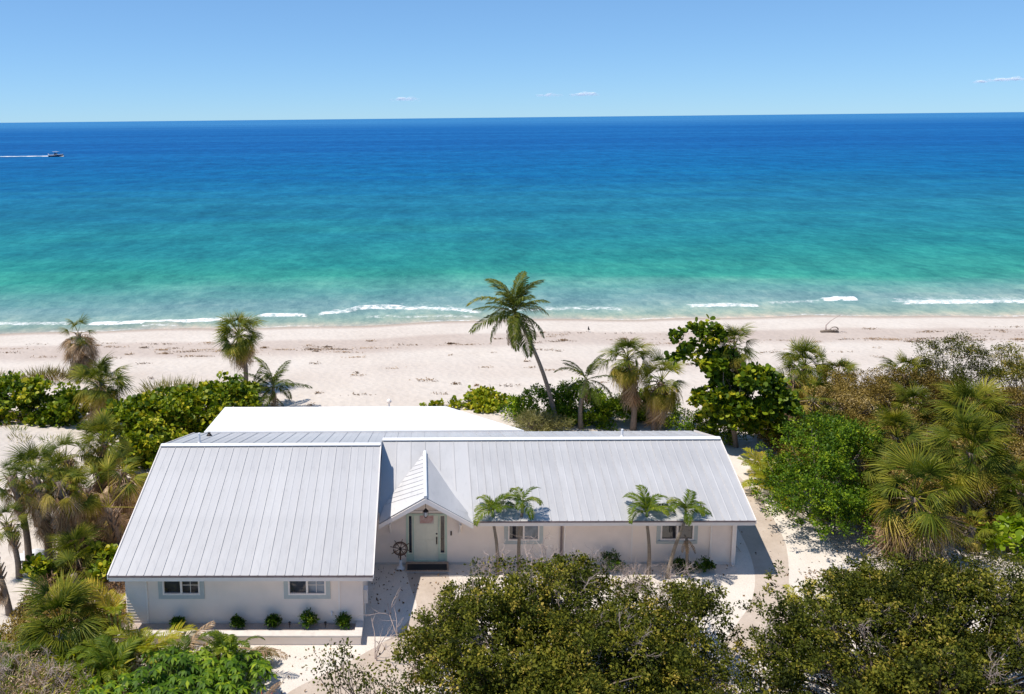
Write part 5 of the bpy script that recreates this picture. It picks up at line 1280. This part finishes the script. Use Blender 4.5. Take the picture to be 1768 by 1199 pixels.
# ------------------------------------------------------------------ dune grass and beach debris
def tuft(x, y, s_, n, lab, seed, mt='grass', grp='dune grass tufts', name='dune_grass'):
    g = np.random.default_rng(seed)
    a = g.random(n) * 6.283; rr = s_ * g.random(n) ** 0.5
    P = np.c_[rr * np.cos(a), rr * np.sin(a), np.zeros(n)]
    P[:, 2] = gz(x + P[:, 0], y + P[:, 1]) - gz(x, y)
    D = unit(np.c_[0.7 * np.cos(a) + g.normal(size=n) * 0.4, 0.7 * np.sin(a) + g.normal(size=n) * 0.4, np.ones(n)])
    V = leaves(P, D, unit(g.normal(size=(n, 3))), s_ * (0.35 + 0.5 * g.random(n)), np.full(n, 0.03 + 0.012 * s_))
    o = add(name, fast_mesh(name, V.reshape(-1, 3), 4, M[mt], np.repeat(np.clip(0.45 + 0.22 * g.normal(size=n), 0, 1), 4)), loc=G(x, y))
    return tag(o, lab, 'grass', grp, 'stuff')
TUFTS = [(-26.5, 57.6, 1.3, 260, 'grass'), (-25.0, 56.8, 1.2, 240, 'scrub'), (-23.0, 57.4, 1.3, 260, 'grass'), (-21.6, 56.9, 1.0, 180, 'grass'), (-29.5, 58, 1.0, 160, 'grass'), (-28.5, 54.5, 0.9, 120, 'scrub'),
         (-16.6, 54.6, 1.5, 420, 'grass'), (-15.2, 55.3, 1.0, 200, 'grass'), (-14, 54, 0.7, 90, 'scrub'), (-22.4, 45.5, 0.5, 50, 'grape'), (-21.3, 43.8, 0.6, 60, 'grass'), (-20.2, 44.6, 0.5, 50, 'grape'), (-24.0, 43.0, 0.5, 50, 'grass'), (-19.3, 42.2, 0.7, 90, 'scrub'), (-18.2, 40.8, 0.8, 120, 'scrub'), (-23.5, 46.4, 0.35, 26, 'scrub')]
for i, (x, y, s_, n, mt_) in enumerate(TUFTS):
    tuft(x, y, s_, n, 'sparse grass and weeds growing on the sand at the left', 120 + i, mt_)

def wrack():
    g = np.random.default_rng(9)
    V = []; T = []
    for _ in range(240):
        x = g.uniform(-52, 66); k = g.choice(5, p=[0.40, 0.2, 0.14, 0.14, 0.12])
        base = [-9.6, -7.0, -14.0, -19.0, -25.0][k]
        o_ = base + g.normal() * [0.9, 0.9, 1.2, 2.0, 2.5][k]
        y = float(shore(x)) + o_
        m_ = int(g.integers(10, 60) * (1.6 if k == 0 else 0.8)); ln = g.uniform(0.12, 0.9) * (1.0 if k < 2 else 0.5)
        px_ = x + g.normal(size=m_) * ln; py_ = y + g.normal(size=m_) * 0.10
        P = np.c_[px_, py_, gz(px_, py_) + 0.01 + 0.07 * g.random(m_)]
        V.append(leaves(P, unit(np.c_[g.normal(size=m_), 0.4 * g.normal(size=m_), 0.2 * g.normal(size=m_)]), unit(np.c_[0.3 * g.normal(size=(m_, 2)), np.ones(m_)]), 0.10 + 0.14 * g.random(m_), 0.03 + 0.05 * g.random(m_)))
        T.append(np.full(m_ * 4, g.uniform(0.1, 0.75)))
    return tag(add('seaweed', fast_mesh('seaweed', np.concatenate(V).reshape(-1, 3), 4, M['dead'], np.concatenate(T))), 'dark seaweed scraps strewn in lines along the beach', 'seaweed', kind='stuff')
wrack()

DW = thing('driftwood', G(34.8, 72.6), 'bleached driftwood with a curled root and one long stick near the waterline', 'driftwood')
b = MB(); b.tube([(-0.75, 0, 0.08), (0, 0.05, 0.12), (0.75, -0.05, 0.08)], [0.10, 0.14, 0.07], 8); add('log', b.build('log', M['bark'], True), DW)
b = MB(); b.tube([(0.35 + 0.36 * math.cos(t), 0, 0.25 + 0.30 * math.sin(t) - 0.05 * t) for t in np.linspace(-0.2, 2.7, 10)], np.linspace(0.06, 0.02, 10), 6); b.tube([(0.40 + 0.2 * math.cos(t), -0.1, 0.14 + 0.15 * math.sin(t)) for t in np.linspace(0.0, 2.9, 8)], np.linspace(0.035, 0.015, 8), 6); add('root', b.build('root', M['bark'], True), DW)
b = MB(); b.tube([(-0.3, 0, 0.1), (-0.32, 0.05, 0.6), (0.1, 0.2, 0.95), (1.1, 0.4, 1.5)], [0.06, 0.05, 0.03, 0.012], 6); add('stick', b.build('stick', M['twig'], True), DW)

BR = thing('shore_bird', G(14.51, 73.5), 'tiny dark bird standing on the wet sand beyond the cabbage palms', 'bird')
b = MB(); b.lathe([(0.012, 0), (0.012, 0.18), (0.05, 0.2), (0.075, 0.28), (0.06, 0.36), (0.03, 0.42), (0.04, 0.47), (0.02, 0.51)], 0, 0, 0, 10); b.tube([(0, 0, 0.47), (-0.10, 0, 0.45)], [0.014, 0.004], 5); b.tube([(0.03, 0, 0.27), (0.14, 0, 0.2)], [0.05, 0.012], 5)
add('body', b.build('body', M['bronze'], True), BR)

TP = thing('white_tarp', G(-15.75, 32.7), 'crumpled white tarp lying on the sand behind the leftmost palm trunk', 'tarp')
g = np.random.default_rng(3); n_ = 12
tx, ty = np.meshgrid(np.linspace(-0.65, 0.65, n_), np.linspace(-0.45, 0.45, n_))
tz = 0.05 + 0.30 * np.exp(-(tx ** 2 + ty ** 2) / 0.18) + 0.07 * g.random(tx.shape)
V = np.stack([tx + 0.04 * g.normal(size=tx.shape), ty, tz], -1).reshape(-1, 3)
add('cloth', fast_mesh('cloth', V, 4, M['whitemetal'], F=grid_faces(n_, n_), smooth=True), TP)

LP = thing('post_light', G(-1.98, 51.0), 'small white-capped post light on the sand beyond the white flat roof', 'post light')
b = MB(); b.tube([(0, 0, -0.2), (0, 0, 0.42)], 0.05, 8); add('post', b.build('post', M['whitemetal']), LP)
b = MB(); b.lathe([(0.14, 0.42), (0.16, 0.5), (0.10, 0.62), (0.02, 0.66)], 0, 0, 0, 12); add('cap', b.build('cap', M['trim'], True), LP)

# ------------------------------------------------------------------ the boat, its wake, far clouds
BO = thing('motor_boat', (-198.1, 473.7, SEA), 'small white and navy motor boat speeding right on the far left of the sea', 'boat', None, R(-6))
b = MB(); hull = []
for u in np.linspace(0, 1, 9):
    x = -4 + 8.2 * u; w = 1.25 * (1 - max(0, u - 0.45) ** 2 * 3.1); k = -0.35 + 0.9 * max(0, u - 0.55) ** 1.6 * 2.0; top = 0.85 + 0.55 * u ** 2
    hull.append([(x, -w, top), (x, -w * 0.92, 0.35 + 0.25 * u), (x, 0, k), (x, w * 0.92, 0.35 + 0.25 * u), (x, w, top)])
v = [p for r_ in hull for p in r_]
f = [(i * 5 + j, i * 5 + j + 1, (i + 1) * 5 + j + 1, (i + 1) * 5 + j) for i in range(8) for j in range(4)] + [(0, 1, 2, 3, 4)]
M['navy'] = plain('navy hull paint', (0.03, 0.045, 0.09), 0.3)
b.raw(v, f); add('hull', b.build('hull', M['navy'], True), BO)
b = MB(); b.raw([hull[i][0] for i in range(9)] + [hull[i][4] for i in range(9)], [(i, i + 1, 10 + i, 9 + i) for i in range(8)]); b.box(-4.05, -3.85, -1.2, 1.2, 0.3, 1.0)
for i in range(8):
    for s_ in (0, 4):
        p, q = hull[i][s_], hull[i + 1][s_]; b.tube([p, q], 0.09, 6)
add('deck', b.build('deck', M['whitemetal']), BO, loc=(0, 0, 0.02))
b = MB(); b.box(-0.9, 0.5, -0.5, 0.5, 0.9, 1.9); add('console', b.build('console', M['black']), BO)
b = MB(); b.slab([(-1.7, -1.0, 2.85), (1.3, -1.0, 2.85), (1.3, 1.0, 2.85), (-1.7, 1.0, 2.85)], 0.16)
add('hard_top', b.build('hard_top', M['whitemetal']), BO)
for x, y in ((-1.1, -0.8), (-1.1, 0.8), (0.6, -0.8), (0.6, 0.8)):
    b = MB(); b.tube([(x, y, 0.9), (x, y * 0.95, 2.7)], 0.04, 6); add('post', b.build('post', M['whitemetal']), BO)
b = MB(); b.box(-4.6, -4.1, -0.3, 0.3, 0.5, 1.6); b.tube([(-4.4, 0, 0.5), (-4.4, 0, -0.4)], 0.12, 6); bevelled(add('outboard_motor', b.build('outboard_motor', M['whitemetal']), BO), 0.08)

def foam_material():
    mt, n, l, b_ = mat('white wake foam')
    nz = noise(n, l, 0.6, 5, 0.7, mapping=(0.3, 1.5, 1))
    rp = ramp(n, [(0.40, (0.10, 0.28, 0.45)), (0.52, (0.85, 0.86, 0.87))]); l.new(nz.outputs['Fac'], rp.inputs[0])
    l.new(rp.outputs[0], b_.inputs['Base Color']); b_.inputs['Roughness'].default_value = 0.9
    return mt
M['wake'] = foam_material()
n_ = 60; t = np.linspace(0, 1, n_)
wx = -193.5 - 130 * t; wy = 473.2 + 13.5 * t + 0.6 * np.sin(t * 20); hw = 1.1 + 2.6 * t ** 0.7
V = np.vstack([np.c_[wx, wy - hw, np.full(n_, SEA + 0.25)], np.c_[wx, wy, SEA + 0.55 - 0.25 * t], np.c_[wx, wy + hw, np.full(n_, SEA + 0.25)]])
F = np.array([(k * n_ + i, k * n_ + i + 1, (k + 1) * n_ + i + 1, (k + 1) * n_ + i) for i in range(n_ - 1) for k in range(2)])
tag(add('boat_wake', fast_mesh('boat_wake', V, 4, M['wake'], F=F)), 'long straight white wake trailing left behind the motor boat', 'wake', kind='stuff')

def cloud_material():
    mt, n, l, b_ = mat('thin far cloud')
    b_.inputs['Base Color'].default_value = (0.95, 0.94, 0.94, 1); b_.inputs['Roughness'].default_value = 1.0
    tr = n.new('ShaderNodeBsdfTransparent'); mx = n.new('ShaderNodeMixShader'); mx.inputs[0].default_value = 0.08
    l.new(tr.outputs[0], mx.inputs[1]); l.new(b_.outputs[0], mx.inputs[2]); l.new(mx.outputs[0], n['Material Output'].inputs['Surface'])
    return mt
M['cloud'] = cloud_material()
def cloud(x, y, z, w, h, seed, lab):
    g = np.random.default_rng(seed); b = MB()
    top = np.abs(np.interp(np.linspace(-1, 1, 60), np.sort(g.uniform(-1, 1, 6)), g.random(6)))
    for _ in range(60):
        u = np.clip(g.normal() * 0.4, -1, 1); hh = h * (0.25 + 0.75 * top[int((u + 1) * 29.5)]) * (1 - 0.7 * abs(u))
        r_ = h * (0.16 + 0.22 * g.random())
        prof = [(r_ * 1.6 * math.cos(a), r_ * math.sin(a) * 0.8) for a in np.linspace(-1.45, 1.45, 7)]
        b.lathe(prof, u * w, g.normal() * 0.25 * w, g.random() * hh, 10)
    tag(add('cloud', b.build('cloud', M['cloud'], True), loc=(x, y, z)), lab, 'cloud', 'far clouds over the horizon', 'stuff')
D_ = 30000.0
for i, (px_, py_, w, h, lab) in enumerate(((702, 174, 22, 8, 'tiny pale cloud low over the horizon above the middle left of the sea'), (946, 167, 20, 6, 'flat tiny pale cloud left of the pair above the leaning palm'), (1007, 166, 22, 9, 'peaked tiny pale cloud right of the pair above the leaning palm'),
                                 (1668, 145, 12, 6, 'leftmost faint cloud of the row at the far right of the sky'), (1697, 142, 16, 7, 'middle faint cloud of the row at the far right of the sky'), (1722, 141, 14, 7, 'rightmost faint cloud of the row at the far right of the sky'))):
    el = (212 - 0.0105 * px_ - py_) / 1500.0
    cloud((px_ - 726) / 1500.0 * D_, D_, 17.5 + el * D_, w / 1500.0 * D_, h / 1500.0 * D_, 140 + i, lab)
